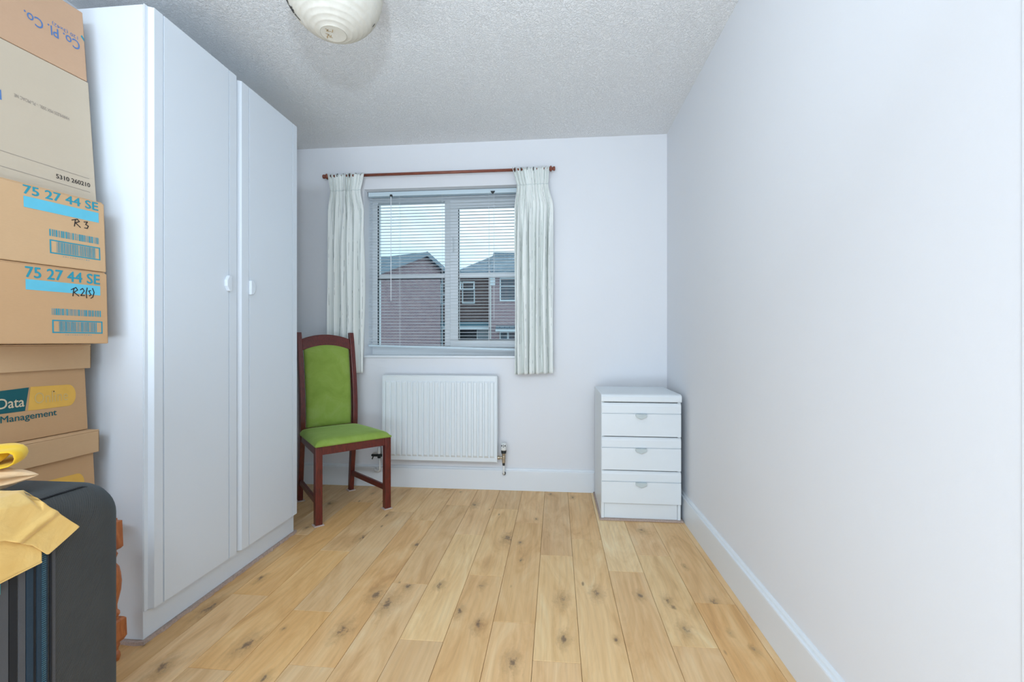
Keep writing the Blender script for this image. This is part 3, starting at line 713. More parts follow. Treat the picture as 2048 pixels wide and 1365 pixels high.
# ragged strip of carpet under the wardrobe
r3 = random.Random(4)
outer = []
N_ = 70
for i in range(N_ + 1): outer.append((WXF + .010 + r3.uniform(-.003, .004), WYA - .006 + (WYB - WYA + .012) * i / N_))
outl = [(WXB, WYA - .010)] + [(WXB + (WXF + .01 - WXB) * k / 20, WYA - .010 + r3.uniform(-.004, .002)) for k in range(1, 20)] + outer + [(WXF + .006, WYB + .02), (WXB, WYB + .006)]
prism(bm, outl, 'z', 0, .012)
tag(obj('carpet_strip', bm, CARPET), 'ragged pinkish brown carpet strip along the foot of the wardrobe', 'carpet strip')
wd = tag(empty('wardrobe', ((WXF + WXB) / 2, (WYA + WYB) / 2, .013)), 'tall white two-door wardrobe standing against left wall', 'wardrobe')
def wpp(name, bm, m, parent=None, **k):
    o = obj(name, bm, m, parent or wd, **k)
    o.matrix_parent_inverse = Matrix.Translation(-Vector(wd.location)) if parent is None else Matrix.Identity(4); return o
wpp('side_panel', BX(WXB, WXF, WYA, WYA + .016, .013, WT), WARD, bevel=.001)
wpp('side_panel', BX(WXB, WXF, WYB - .016, WYB, .013, WT), WARD, bevel=.001)
wpp('top_panel', BX(WXB, WXF - .001, WYA + .016, WYB - .016, WT - .018, WT - .002), WARD)
wpp('back_panel', BX(WXB, WXB + .005, WYA + .016, WYB - .016, .1, WT - .02), WARD)
wpp('bottom_panel', BX(WXB + .005, WXF - .02, WYA + .016, WYB - .016, .09, .106), WARD)
wpp('plinth', BX(WXF - .018, WXF + .0005, WYA + .0005, WYB - .0005, .013, .103), WARD, bevel=.001)
def door(y0, y1, g1, g2, bev, z1, label):
    xb, xf = WXF + .001, WXF + .019
    pr = [(xb, y0), (xb + .002, y0 + .001)]
    for t in (0, .3, .6, .7, .8, .9, 1): pr.append((xb + .002 + (xf - xb - .002) * (0.04 * t if t < .6 else .024 + .976 * ((t - .6) / .4)), y0 + .002 + bev * t))
    for g in (g1, g2): pr += [(xf, g - .0030), (xf - .008, g - .0016), (xf - .008, g + .0016), (xf, g + .0030)]
    pr += [(xf, y1 - .0015), (xf - .0015, y1), (xb, y1)]
    bm = bmesh.new(); prism(bm, pr, 'z', .106, z1)
    return wpp('door', bm, WARD)
d1 = door(WYA + .001, 1.816, 1.454, 1.771, .020, WT + .003, '')
d2 = door(1.8185, WYB, 1.895, 2.229, .026, WT - .001, '')
xf = WXF + .019
def tab(parent, yg, sgn, z0, z1):
    bm = bmesh.new(); zm = (z0 + z1) / 2
    prism(bm, [(yg, z0), (yg, z1), (yg + sgn * .017, z1), (yg + sgn * .030, zm + .012), (yg + sgn * .030, zm - .012), (yg + sgn * .017, z0)], 'x', xf - .001, xf + .013)
    h = obj('handle', bm, WARD, parent, bevel=.003)
tab(d1, 1.774, -1, 1.204, 1.268); tab(d2, 1.892, 1, 1.203, 1.265)

# ================================================================ dining chair
chr_ = tag(empty('dining_chair', (-1.3085, 2.682, 0), (0, 0, math.radians(-44.4 + 90))), 'dark red-brown wooden dining chair with green velvet seat and back', 'chair')
# local frame: -y is the front of the chair, x to its right-hand side seen from behind
FW, BWd, DEP = .396, .322, .460
def q4(bm, path, hw, hd):
    """square post following path [(x,y,z)], half widths"""
    rings = []
    for i, (x, y, z) in enumerate(path):
        a = hw[i] if isinstance(hw, list) else hw; b = hd[i] if isinstance(hd, list) else hd
        rings.append([bm.verts.new((x + sx * a, y + sy * b, z)) for sx, sy in ((-1, -1), (1, -1), (1, 1), (-1, 1))])
    for A, B in zip(rings, rings[1:]):
        for k in range(4): bm.faces.new((A[k], A[(k + 1) % 4], B[(k + 1) % 4], B[k]))
    bm.faces.new(rings[0][::-1]); bm.faces.new(rings[-1]); return bm
PADZ = .006
fy, by = -DEP / 2, DEP / 2
for sx in (-1, 1):
    bm = bmesh.new(); q4(bm, [(sx * FW / 2, fy, PADZ), (sx * FW / 2, fy, .425)], .0185, .0185)
    lg = obj('leg', bm, MAHO, chr_, bevel=.003)
    obj('floor_pad', BX(sx * FW / 2 - .026, sx * FW / 2 + .026, fy - .026, fy + .026, 0, PADZ), PADM, lg, bevel=.002)['label'] = 'pale pinkish felt pad under the leg'
    # back leg and post in one curve
    def yb(z):
        if z < .45: return by + .012 - .052 * (z / .45) ** 1.2
        t = (z - .45) / .62; return by - .040 - .012 * math.sin(min(1, t * 2.2) * PI * .5) + .082 * t ** 1.7
    zs = [PADZ, .1, .2, .3, .4, .45, .5, .56, .62, .7, .78, .86, .94, 1.0, 1.055]
    xs = BWd / 2
    bm = bmesh.new(); q4(bm, [(sx * (xs + .004 * min(1, z)), yb(z), z) for z in zs], .0145, [.016, .018, .019, .021, .023, .024, .024, .023, .022, .021, .020, .019, .018, .017, .015])
    lg = obj('leg', bm, MAHO, chr_, bevel=.003)
    obj('floor_pad', BX(sx * xs - .024, sx * xs + .024, yb(0) - .026, yb(0) + .026, 0, PADZ), PADM, lg, bevel=.002)['label'] = 'pale pinkish felt pad under the leg'
    # side stretcher and side apron
    bm = bmesh.new()
    for zc, hh, th_, nm in ((.122, .016, .009, 's'),):
        a = Vector((sx * (FW / 2), fy + .016, zc)); b = Vector((sx * (xs), yb(zc) - .014, zc))
        v = [bm.verts.new(p + Vector((o_x, 0, o_z))) for p in (a, b) for o_x, o_z in ((-th_, -hh), (th_, -hh), (th_, hh), (-th_, hh))]
        for f in ((0, 1, 2, 3), (7, 6, 5, 4), (0, 4, 5, 1), (1, 5, 6, 2), (2, 6, 7, 3), (3, 7, 4, 0)): bm.faces.new([v[i] for i in f])
    obj('stretcher', bm, MAHO, chr_, bevel=.003)
    bm = bmesh.new(); a = Vector((sx * (FW / 2 + .004), fy + .016, .403)); b = Vector((sx * (xs + .001), yb(.4) - .018, .403))
    v = [bm.verts.new(p + Vector((o_x, 0, o_z))) for p in (a, b) for o_x, o_z in ((-.010, -.0225), (.010, -.0225), (.010, .0225), (-.010, .0225))]
    for f in ((0, 1, 2, 3), (7, 6, 5, 4), (0, 4, 5, 1), (1, 5, 6, 2), (2, 6, 7, 3), (3, 7, 4, 0)): bm.faces.new([v[i] for i in f])
    obj('side_apron', bm, MAHO, chr_, bevel=.002)
obj('front_apron', BX(-FW / 2 + .017, FW / 2 - .017, fy - .014, fy + .008, .381, .426), MAHO, chr_, bevel=.002)
obj('back_apron', BX(-BWd / 2 + .012, BWd / 2 - .012, yb(.4) - .010, yb(.4) + .010, .381, .426), MAHO, chr_, bevel=.002)
# arched crest rail
bm = bmesh.new(); top, bot = [], []
for i in range(17):
    u = i / 16; x = -BWd / 2 + .010 + (BWd - .020) * u; arc = 1 - (2 * u - 1) ** 2
    top.append((x, 1.012 + .030 * arc)); bot.append((x, .942 + .030 * arc))
prism(bm, top + bot[::-1], 'y', yb(.98) - .011, yb(.98) + .011, lambda p: (p[0], p[1] + (p[2] - .98) * .30, p[2]))
obj('crest_rail', bm, MAHO, chr_, bevel=.003)
# bottom back rail (hidden behind seat)
obj('back_rail', BX(-BWd / 2 + .012, BWd / 2 - .012, yb(.49) - .010, yb(.49) + .010, .426, .462), MAHO, chr_, bevel=.002)
# upholstered back
def cushion(fn_front, fn_back, nu, nv):
    F_ = [[fn_front(i / nu, j / nv) for i in range(nu + 1)] for j in range(nv + 1)]; B_ = [[fn_back(i / nu, j / nv) for i in range(nu + 1)] for j in range(nv + 1)]
    vs_, fs = [], []; n1 = nu + 1
    for g in (F_, B_):
        for row in g: vs_ += row
    off = n1 * (nv + 1)
    for j in range(nv):
        for i in range(nu):
            a = j * n1 + i; fs.append((a, a + 1, a + n1 + 1, a + n1)); fs.append((off + a, off + a + n1, off + a + n1 + 1, off + a + 1))
    rim = [i for i in range(n1)] + [j * n1 + nu for j in range(1, nv + 1)] + [nv * n1 + i for i in range(nu - 1, -1, -1)] + [j * n1 for j in range(nv - 1, 0, -1)]
    for a, b in zip(rim, rim[1:] + rim[:1]): fs.append((a, b, off + b, off + a))
    return (vs_, fs)
def edge(u, k=9):
    e = 1 - abs(2 * u - 1) ** k; return max(0, e) ** .5
def bk(u, v, front):
    z = .455 + v * (.955 + .026 * (1 - (2 * u - 1) ** 2) - .455)
    hwid = (BWd / 2 - .0215) + .002 * v; x = (2 * u - 1) * hwid
    e = edge(u, 8) * edge(v, 14)
    y = yb(z) + (-1 if front else .6) * (.006 + .016 * e)
    return (x, y, z)
obj('back_upholstery', cushion(lambda u, v: bk(u, v, True), lambda u, v: bk(u, v, False), 22, 34), VELVET, chr_, smooth=True)
def seat(u, v, topf):
    y = fy - .022 + v * (DEP + .0 - .012); w_ = (FW / 2 + .023) * (1 - v) + (BWd / 2 + .022) * v
    if v > .93: w_ -= (v - .93) * .15
    x = (2 * u - 1) * w_
    e = edge(u, 9) * edge(v, 9)
    if topf: z = .437 + .027 * e + .006 * (1 - (2 * u - 1) ** 2) * (1 - (2 * v - 1) ** 2)
    else: z = .427
    x *= 1 - .012 * (1 - e); return (x, y, z)
obj('seat', cushion(lambda u, v: seat(u, v, True), lambda u, v: seat(u, v, False), 26, 26), VELVET, chr_, smooth=True)

# ================================================================ paper lantern
LC = Vector((-.6934, 1.3803, 2.107)); LR = .15
lan = tag(empty('paper_lantern', LC), 'round white paper lantern shade with brush characters below the ceiling', 'lamp shade')
bm = bmesh.new(); prof = []
a0, a1 = -PI / 2 + .262, PI / 2 - .33
NP = 150
for i in range(NP + 1):
    a = a0 + (a1 - a0) * i / NP
    k = (i * 21 / NP) % 1.0
    r = LR * (1 - .011 * abs(math.sin(PI * k)) ** .7)
    prof.append((r * math.cos(a), r * math.sin(a)))
lathe(bm, prof, 72, caps=False); sh = obj('paper_shade', bm, PAPER, lan, smooth=True)
zb_ = LR * math.sin(a0); rb = LR * math.cos(a0)
bm = bmesh.new(); lathe(bm, [(rb * .985, zb_ - .0006), (rb * .6, zb_ + .0006), (.0005, zb_ + .0006)], 40, caps=False); obj('base_disc', bm, PAPER, lan, smooth=True)
WIRE = mat('lantern_wire', (.45, .42, .34), .6)
bm = bmesh.new(); tube(bm, [(rb * math.cos(t), rb * math.sin(t), zb_) for t in [2 * PI * i / 48 for i in range(49)]], .0009, 6); obj('base_wire', bm, WIRE, lan)
bm = bmesh.new(); rt_ = LR * math.cos(a1); zt_ = LR * math.sin(a1)
tube(bm, [(rt_ * math.cos(t), rt_ * math.sin(t), zt_) for t in [2 * PI * i / 32 for i in range(33)]], .0012, 6)
tube(bm, [(-rt_, 0, zt_), (rt_, 0, zt_)], .001, 6); obj('top_wire', bm, WIRE, lan)
bm = bmesh.new(); tube(bm, [(0, 0, .07), (0, 0, 2.335 - LC.z)], .003, 8); lathe(bm, [(.045, 2.33 - LC.z), (.04, 2.349 - LC.z)], 24); lathe(bm, [(.018, .08), (.02, .13)], 20); obj('pendant_cord', bm, PIPE, lan)
def brush(parent, pts, w, m, name='brush_mark', flat=False):
    """short brush stroke lying on the paper"""
    P = [Vector(p) for p in pts]; out = []
    for a, b in zip(P, P[1:]):
        for k in range(5): out.append(a.lerp(b, k / 5))
    out.append(P[-1]); vs_, fs = [], []; n = len(out)
    for i, p in enumerate(out):
        nrm = Vector((0, 0, -1)) if flat else p.normalized()
        if not flat: p = nrm * (LR * 1.002)
        d = (out[min(i + 1, n - 1)] - out[max(i - 1, 0)]).normalized(); s = nrm.cross(d).normalized()
        t = i / (n - 1); ww = w * (.45 + .55 * math.sin(PI * (t * .8 + .1))) / 2
        for q in (-1, 1): vs_.append(p + s * ww * q + nrm * .0003)
    for i in range(n - 1): fs.append((2 * i, 2 * i + 1, 2 * i + 3, 2 * i + 2))
    return obj(name, (vs_, fs), m, parent)
BR = BLACKI
for pts, w in (([(-.128, -.050, -.058), (-.1245, -.052, -.066), (-.122, -.046, -.073)], .006), ([(-.122, -.058, -.064), (-.119, -.055, -.072), (-.120, -.047, -.076)], .005), ([(-.1235, -.040, -.073), (-.1195, -.045, -.077)], .004),
               ([(-.1195, -.040, -.080), (-.113, -.0475, -.0868)], .006), ([(-.113, -.038, -.0905), (-.111, -.048, -.089)], .005), ([(-.1085, -.053, -.089), (-.1065, -.050, -.0935)], .006), ([(-.1165, -.042, -.084), (-.1115, -.036, -.0935), (-.109, -.034, -.0965)], .007),
               ([(-.1095, -.045, -.092), (-.1065, -.038, -.0985)], .006), ([(-.1053, -.0497, -.0954), (-.1045, -.0455, -.0978)], .007), ([(-.108, -.0325, -.0985), (-.1035, -.0345, -.1035), (-.1035, -.030, -.105)], .005),
               ([(-.1035, -.0334, -.1038), (-.098, -.029, -.110), (-.0931, -.0267, -.1152)], .0042), ([(-.094, .012, -.116), (-.092, .014, -.118)], .004), ([(.1048, .0523, -.0945), (.109, .052, -.0885), (.1125, .051, -.0845)], .004)):
    brush(sh, pts, w * 1.7, BR)
for pts, w in (([(-.0148, -.031), (-.0097, -.0191)], .003), ([(-.006, -.0245), (-.017, -.0175), (-.004, -.013), (.0012, -.0088)], .003), ([(.0012, -.0088), (.0079, -.022)], .0025), ([(-.0259, -.0067), (-.0185, .0011), (-.0319, .0141)], .003),
               ([(-.0185, .0011), (-.0205, .0177)], .0028), ([(-.0103, .0042), (-.0165, .012), (-.0137, .0207)], .0028), ([(-.026, .012), (-.033, .020)], .0025)):
    brush(lan, [(a * .9, b * .9, zb_ - .0004) for a, b in pts], w, GOLD, flat=True)

# ================================================================ side table with turned legs (under the boxes)
tb = tag(empty('side_table', (-1.60, 1.18, 0)), 'orange-brown wooden side table with turned legs under the archive boxes', 'table')
def tp(name, bm, m, **k):
    o = obj(name, bm, m, tb, **k); o.matrix_parent_inverse = Matrix.Translation((1.60, -1.18, 0)); return o
tp('tabletop', BX(-1.86, -1.385, 1.052, 1.335, .432, .4385), TEAK, bevel=.002)
tp('apron', BX((-1.84, -1.40, 1.298, 1.314, .35, .432), (-1.84, -1.40, 1.070, 1.086, .35, .432), (-1.408, -1.394, 1.08, 1.30, .35, .432), (-1.845, -1.83, 1.08, 1.30, .35, .432)), TEAK, bevel=.002)
def tleg(x, y):
    bm = bmesh.new(); x = x; q4(bm, [(x, y, .344), (x, y, .350), (x, y, .432)], [.017, .022, .022], [.017, .022, .022])
    q4(bm, [(x, y, .058), (x, y, .070), (x, y, .124), (x, y, .130)], [.016, .022, .022, .017], [.016, .022, .022, .017])
    lathe(bm, [(.014, .344), (.0145, .335), (.0175, .330), (.0145, .323), (.0105, .312), (.0125, .300), (.0195, .288), (.0225, .268), (.024, .243), (.021, .215), (.015, .190), (.0105, .172), (.0105, .158), (.016, .150), (.0165, .143), (.012, .136), (.0125, .128)], 24, origin=(x, y, 0))
    lathe(bm, [(.010, 0), (.014, .012), (.013, .022), (.008, .032), (.010, .040), (.014, .048), (.012, .060)], 20, origin=(x, y, 0))
    for v in bm.verts: v.co.x += .020 * (1 - v.co.z / .432) * (1 if x > -1.6 else -1)
    tp('leg', bm, TEAK, smooth=False, bevel=.0012)
for x in (-1.392, -1.83):
    for y in (1.314, 1.078): tleg(x, y)

# ================================================================ boxes
def text_mesh(body, w, h, bold=0.0, shear=0.0):
    cu = bpy.data.curves.new('t', 'FONT'); cu.body = body; cu.size = 1; cu.resolution_u = 3
    ob = bpy.data.objects.new('t', cu); COL.objects.link(ob); bpy.context.view_layer.update()
    me = bpy.data.meshes.new_from_object(ob.evaluated_get(bpy.context.evaluated_depsgraph_get()))
    bpy.data.objects.remove(ob)
    xs = [v.co.x for v in me.vertices]; ys = [v.co.y for v in me.vertices]
    x0, x1, y0, y1 = min(xs), max(xs), min(ys), max(ys); e = bold * (y1 - y0)
    base = [(v.co.x, v.co.y) for v in me.vertices]; fb = [tuple(p.vertices) for p in me.polygons]
    vs_, fs = [], []
    for k, (dx, dy) in enumerate([(0, 0)] if not bold else [(0, 0), (e, 0), (-e, 0), (0, e * .6), (0, -e * .6)]):
        o_ = len(vs_)
        vs_ += [((x + dx - x0) / (x1 - x0) * w, (y + dy - y0) / (y1 - y0) * h, k * 2e-5) for x, y in base]; fs += [tuple(i + o_ for i in f) for f in fb]
    m2 = bpy.data.meshes.new('t'); m2.from_pydata(vs_, [], fs); bpy.data.meshes.remove(me); return m2
def print_text(parent, body, y0, y1, z0, z1, m, th, bold=.0, upside=False, name='printed_text', out=.0007, slope=0, shear=0):
    me = text_mesh(body, abs(y1 - y0), z1 - z0, bold, shear); me.name = name
    for v in me.vertices:
        a, b, e_ = v.co.x, v.co.y, v.co.z
        if upside: a, b = (y1 - y0) - a, (z1 - z0) - b
        yy, zz = y0 + a, z0 + b + slope * a
        v.co = (out + e_ - zz * math.sin(th), yy, zz * math.cos(th))
    me.materials.append(m)
    o = bpy.data.objects.new(name, me); COL.objects.link(o); o.parent = parent; return o
def print_polys(parent, polys, m, th, name='print', out=.0006):
    vs_, fs = [], []
    for P in polys:
        b = len(vs_)
        for y, z in P: vs_.append((out - z * math.sin(th), y, z * math.cos(th)))
        fs.append(tuple(range(b, b + len(P))))
    me = bpy.data.meshes.new(name); me.from_pydata(vs_, [], fs); me.materials.append(m)
    o = bpy.data.objects.new(name, me); COL.objects.link(o); o.parent = parent; return o
def rect(y0, y1, z0, z1): return [(y0, z0), (y1, z0), (y1, z1), (y0, z1)]
def pen(lines, w=.0024):
    out = []
    for L in lines:
        for a, b in zip(L, L[1:]):
            d = Vector((b[0] - a[0], b[1] - a[1])); n_ = Vector((-d.y, d.x)).normalized() * w / 2; e = d.normalized() * w * .35
            out.append([(a[0] - e.x + n_.x, a[1] - e.y + n_.y), (b[0] + e.x + n_.x, b[1] + e.y + n_.y), (b[0] + e.x - n_.x, b[1] + e.y - n_.y), (a[0] - e.x - n_.x, a[1] - e.y - n_.y)])
    return out
def carton(name, label, ori, r, L, D, Hh, lean, m, group=None, bulge=0.0, cat='box'):
    root = tag(empty(name, ori, (0, 0, -math.radians(r))), label, cat, group)
    bm = bmesh.new()
    lo = [(-D, -L), (0, -L), (0, 0), (-D, 0)]
    A = [bm.verts.new((x, y, 0)) for x, y in lo]; B = [bm.verts.new((x - lean, y, Hh)) for x, y in lo]
    bm.faces.new(A[::-1]); bm.faces.new(B)
    for i in range(4): bm.faces.new((A[i], A[(i + 1) % 4], B[(i + 1) % 4], B[i]))
    obj('body', bm, m, root, bevel=.003, seg=2)
    return root, math.atan2(lean, Hh)

def barcode(root, th, y0, y1, z0, z1, m, seed, dens=48):
    r_ = random.Random(seed); P = []; y = y0; step = (y1 - y0) / dens
    while y < y1 - step:
        w = step * r_.choice((.45, .45, .9, 1.3)); P.append(rect(y, min(y1, y + w), z0, z1)); y += w + step * r_.choice((.45, .6, 1.0))
    return print_polys(root, P, m, th, 'barcode')
def code_box(label, ori, lean, Hh, m, hand, z_text, z_bar, z_b1, z_fr, ys, seed):
    root, th = carton('cardboard_box', label, ori, 10.7, .34, .33, Hh, lean, m)
    t0, t1 = ys
    print_text(root, '75 27 44 SE', t0, t1, z_text[0], z_text[1], TEAL, th, bold=.035)
    print_polys(root, [rect(t0, t1 + .001, *z_bar)], SKY, th, 'colour_bar')
    barcode(root, th, -.143, -.017, z_b1[0], z_b1[1], TEAL, seed)
    y0, y1 = -.143, -.016; a, b = z_fr; k = .0035
    print_polys(root, [rect(y0, y1, a, a + k), rect(y0, y1, b - k, b), rect(y0, y0 + k, a + k, b - k), rect(y1 - k, y1, a + k, b - k)], TEAL, th, 'barcode_frame')
    barcode(root, th, y0 + .016, y1 - .014, a + k + .001, b - k - .001, TEAL, seed + 5, 54)
    print_text(root, '5 0 1 2 6 0 4 4 7 1 8 2', y0 + .03, y1 - .03, a - .0065, a - .0035, TEAL, th)
    print_polys(root, pen(hand, .0026), BLACKI, th, 'handwriting', out=.0010)
    # cardboard flaps seam on top edge
    obj('top_flap', BX(-.33 - lean + .004, -lean - .004, -.336, -.004, Hh, Hh + .0035), m, root)
    return root
R2h = [[(-.092, .142), (-.089, .165)], [(-.096, .160), (-.084, .168), (-.080, .161), (-.089, .153), (-.077, .143)], [(-.073, .162), (-.067, .167), (-.063, .160), (-.072, .145), (-.062, .146)], [(-.057, .139), (-.058, .155), (-.055, .170)],
       [(-.046, .163), (-.051, .161), (-.048, .154), (-.045, .150), (-.050, .146)], [(-.041, .170), (-.037, .158), (-.041, .143), (-.046, .139)]]
R3h = [[(-.082, .127), (-.079, .147)], [(-.088, .144), (-.074, .150), (-.069, .144), (-.079, .138), (-.067, .127)], [(-.057, .146), (-.048, .148), (-.053, .139), (-.046, .136), (-.049, .128), (-.056, .128)]]
code_box('brown cardboard box marked R 2(s), resting on the top archive box', (-1.407, 1.325, .992), .007, .220, CARD, R2h, (.184, .214), (.150, .179), (.083, .102), (.031, .069), (-.200, -.021), 1)
code_box('brown cardboard box marked R 3, under the tall beige box', (-1.414, 1.325, 1.217), .0104, .2165, CARD_L, R3h, (.1905, .2150), (.153, .184), (.085, .105), (.035, .075), (-.198, -.018), 9)

be, thb = carton('cardboard_box', 'tall beige cardboard box printed 5310 260210 between two lines', (-1.474, 1.35, 1.4385), 4.5, .34, .30, .3985, .033, BEIGE)
print_polys(be, [rect(-.33, -.019, .0785, .0797), rect(-.33, -.019, .0352, .0364)], GREYI, thb, 'ruled_line')
print_text(be, '5310 260210', -.112, -.018, .049, .062, BLACKI, thb, bold=.03, slope=.03)
print_text(be, 'HARMLESS MIX 200L  - PL-MOAC NE', -.203, -.066, .247, .257, GREYI, thb, upside=True, slope=-.02)
print_polys(be, [rect(-.30, -.232, .222, .250)], BLUE, thb, 'logo_edge')
bw, thw = carton('cardboard_box', 'pinkish brown cardboard box with upside-down blue print, topmost of the stack', (-1.508, 1.35, 1.8385), 4.5, .34, .30, .226, .0185, CARD_P)
print_text(bw, 'Co. Pl. Co.', -.163, -.017, .090, .120, BLUE, thw, bold=.015, upside=True)
print_text(bw, '120 (3x42)', -.092, -.021, .124, .138, BLUE, thw, upside=True, shear=0)
print_polys(bw, [[(-.012, .142), (-.002, .130), (-.002, .140), (-.008, .148)]], TEAL, thw, 'print_edge')

def archive(label, ori, Hb, lidz0, lidz1, m, ml, offs):
    root = tag(empty('archive_box', ori), label, 'box', 'lidded archive boxes on the side table')
    bm = bmesh.new(); L, D = .32, .34
    A = [bm.verts.new(p) for p in ((-D, -L, 0), (0, -L, 0), (0, 0, 0), (-D, 0, 0))]; tpz = lidz1 - .004; k = .007 * tpz / .27
    B = [bm.verts.new(p) for p in ((-D + k, -L + k, tpz), (-k, -L + k, tpz), (-k, -k, tpz), (-D + k, -k, tpz))]
    bm.faces.new(A[::-1]); bm.faces.new(B)
    for i in range(4): bm.faces.new((A[i], A[(i + 1) % 4], B[(i + 1) % 4], B[i]))
    obj('body', bm, m, root, bevel=.002)
    e = offs
    bm = bmesh.new(); t = .004
    x0, x1, y0, y1 = -D - e + .01, e, -L - e + .008, .006
    box(bm, x0, x1, y0, y1, lidz1 - t, lidz1)
    for q in ((x1 - t, x1, y0, y1), (x0, x0 + t, y0, y1), (x0, x1, y0, y0 + t), (x0, x1, y1 - t, y1)): box(bm, *q, lidz0, lidz1 - t)
    obj('lid', bm, ml, root, bevel=.0015)
    return root
th = math.atan2(.007, .27)
ar = archive('upper lidded archive box with green and yellow logo reading Data Online Management', (-1.506, 1.35, .7155), .27, .197, .2745, CARD, CARD_L, .004)
print_polys(ar, [[(-.260, .085), (-.176, .085), (-.165, .151), (-.255, .147)]], GREENI, th, 'logo_panel')
yp = [(-.169, .084), (-.058, .083)] + [(-.058 + .022 * math.sin(a) , .116 - .033 * math.cos(a)) for a in [PI * i / 10 for i in range(1, 10)]] + [(-.058, .149), (-.161, .152)]
print_polys(ar, [yp], YELI, th, 'logo_pill')
print_text(ar, 'Data', -.240, -.178, .098, .126, CREAMI, th, bold=.02, out=.0012)
print_text(ar, 'Online', -.152, -.060, .101, .134, FADEI, th, bold=.0, out=.0012)
print_text(ar, 'Management', -.235, -.093, .054, .078, GREENI, th, bold=.014, out=.0008)
print_polys(ar, [rect(-.1015, -.0985, .131, .134)], BLACKI, th, 'pin_hole', out=.0015)
ar2 = archive('lower lidded archive box standing directly on the side table', (-1.476, 1.35, .4395), .27, .203, .2745, CARD, CARD_L, .004)
print_polys(ar2, [[(-.260, .085), (-.176, .085), (-.165, .151), (-.255, .147)]], GREENI, th, 'logo_panel')
print_polys(ar2, [yp], YELI, th, 'logo_pill')
print_text(ar2, 'Data', -.240, -.178, .098, .126, CREAMI, th, bold=.02, out=.0012)
print_text(ar2, 'Online', -.152, -.060, .101, .134, FADEI, th, bold=.0, out=.0012)
print_text(ar2, 'Management', -.235, -.093, .054, .078, GREENI, th, bold=.014, out=.0008)
print_polys(ar2, [rect(-.0965, -.0935, .131, .134)], BLACKI, th, 'pin_hole', out=.0015)

# ================================================================ suitcase
SX0, SX1, SY0, SY1, SZ0, SZ1 = -1.415, -1.03, .585, 1.045, .035, .674
su = tag(empty('suitcase', ((SX0 + SX1) / 2, (SY0 + SY1) / 2, 0)), 'large dark charcoal fabric suitcase standing upright beside the boxes', 'suitcase')
def sp_(name, bm, m, parent=None, **k):
    o = obj(name, bm, m, parent or su, **k); o.matrix_parent_inverse = Matrix.Translation(-Vector(su.location)); return o
def rrect(x0, x1, z0, z1, r, n=8):
    P = []
    for cx, cz, a in ((x1 - r, z1 - r, 0), (x0 + r, z1 - r, PI / 2), (x0 + r, z0 + r, PI), (x1 - r, z0 + r, 1.5 * PI)):
        for i in range(n + 1): t = a + PI / 2 * i / n; P.append((cx + r * math.cos(t), cz + r * math.sin(t)))
    return P
def shell(y_profile, ins_profile):
    bm = bmesh.new(); rings = []
    for y, ins in zip(y_profile, ins_profile):
        pts = rrect(SX0 + ins, SX1 - ins, SZ0 + ins, SZ1 - ins, max(.02, .075 - ins * .6), 8)
        rings.append([bm.verts.new((x, y, z)) for x, z in pts])
    for A, B in zip(rings, rings[1:]):
        n = len(A)
        for i in range(n): bm.faces.new((A[i], A[(i + 1) % n], B[(i + 1) % n], B[i]))
    bm.faces.new(rings[0][::-1]); bm.faces.new(rings[-1]); return bm
R_c = .098
ys_, ins_ = [], []
for i in range(9): t = PI / 2 * i / 8; ys_.append(SY0 + R_c * (1 - math.sin(t)) if False else SY0 + R_c - R_c * math.cos(t)); ins_.append(R_c - R_c * math.sin(t))
ys_.append(.80); ins_.append(0)
for i in range(9): t = PI / 2 * i / 8; ys_.append(SY1 - R_c + R_c * math.sin(t)); ins_.append(R_c - R_c * math.cos(t))
sp_('shell', shell(ys_, ins_), SUIT, smooth=True)
def band(y0, y1, proud, m, name, thick=.002):
    bm = bmesh.new(); P = rrect(SX0 - proud, SX1 + proud, SZ0 - proud, SZ1 + proud, .075 + proud, 10); Q = rrect(SX0 + thick, SX1 - thick, SZ0 + thick, SZ1 - thick, .07, 10)
    R4 = [[bm.verts.new((x, y, z)) for x, z in L] for L, y in ((Q, y0), (P, y0 + .0006), (P, y1 - .0006), (Q, y1))]; n = len(P)
    for A, B in zip(R4, R4[1:]):
        for i in range(n): bm.faces.new((A[i], A[(i + 1) % n], B[(i + 1) % n], B[i]))
    return sp_(name, bm, m, smooth=False)
band(.7740, .7880, .0012, DARKB, 'expander_gap')
band(.7895, .8015, .0022, SUIT2, 'gusset')
band(.8020, .8145, .0030, BLUEB, 'zip_tape')
band(.8150, .8200, .0012, DARKB, 'zip_gap')
band(.8205, .8405, .0028, BLUEB, 'zip_tape')
band(.8445, .8480, .0036, DARKB, 'piping')
band(.8485, .8560, .0016, SUIT2, 'edge_binding')
band(.700, .7735, .0020, SUIT2, 'front_gusset')
# stitched seam looping over the shell, and zip teeth
bm = bmesh.new(); P = rrect(SX0 - .003, SX1 + .003, SZ0 - .003, SZ1 + .003, .078, 24)
acc = []
for a, b in zip(P, P[1:] + P[:1]):
    L = math.dist(a, b); k = max(1, int(L / .0042))
    for i in range(k): acc.append((a[0] + (b[0] - a[0]) * i / k, a[1] + (b[1] - a[1]) * i / k))
for x, z in acc:
    if z < .25 or x < -1.35: continue
    box(bm, x - .0012, x + .0012, .829, .836, z - .0012, z + .0012)
sp_('zip_teeth', bm, TEETH)['kind'] = 'stuff'
for yy0, yy1 in ((.600, .770), (.850, .968)):
    bm = bmesh.new(); tube(bm, [(-1.0733 + .0006 * math.sin(k), yy0 + (yy1 - yy0) * k / 12,   .6685 - (.010 if yy1 > .9 else 0) * max(0, (k - 9) / 3) ** 2) for k in range(13)], .0021, 8); sp_('corner_piping', bm, DARKB, smooth=True)
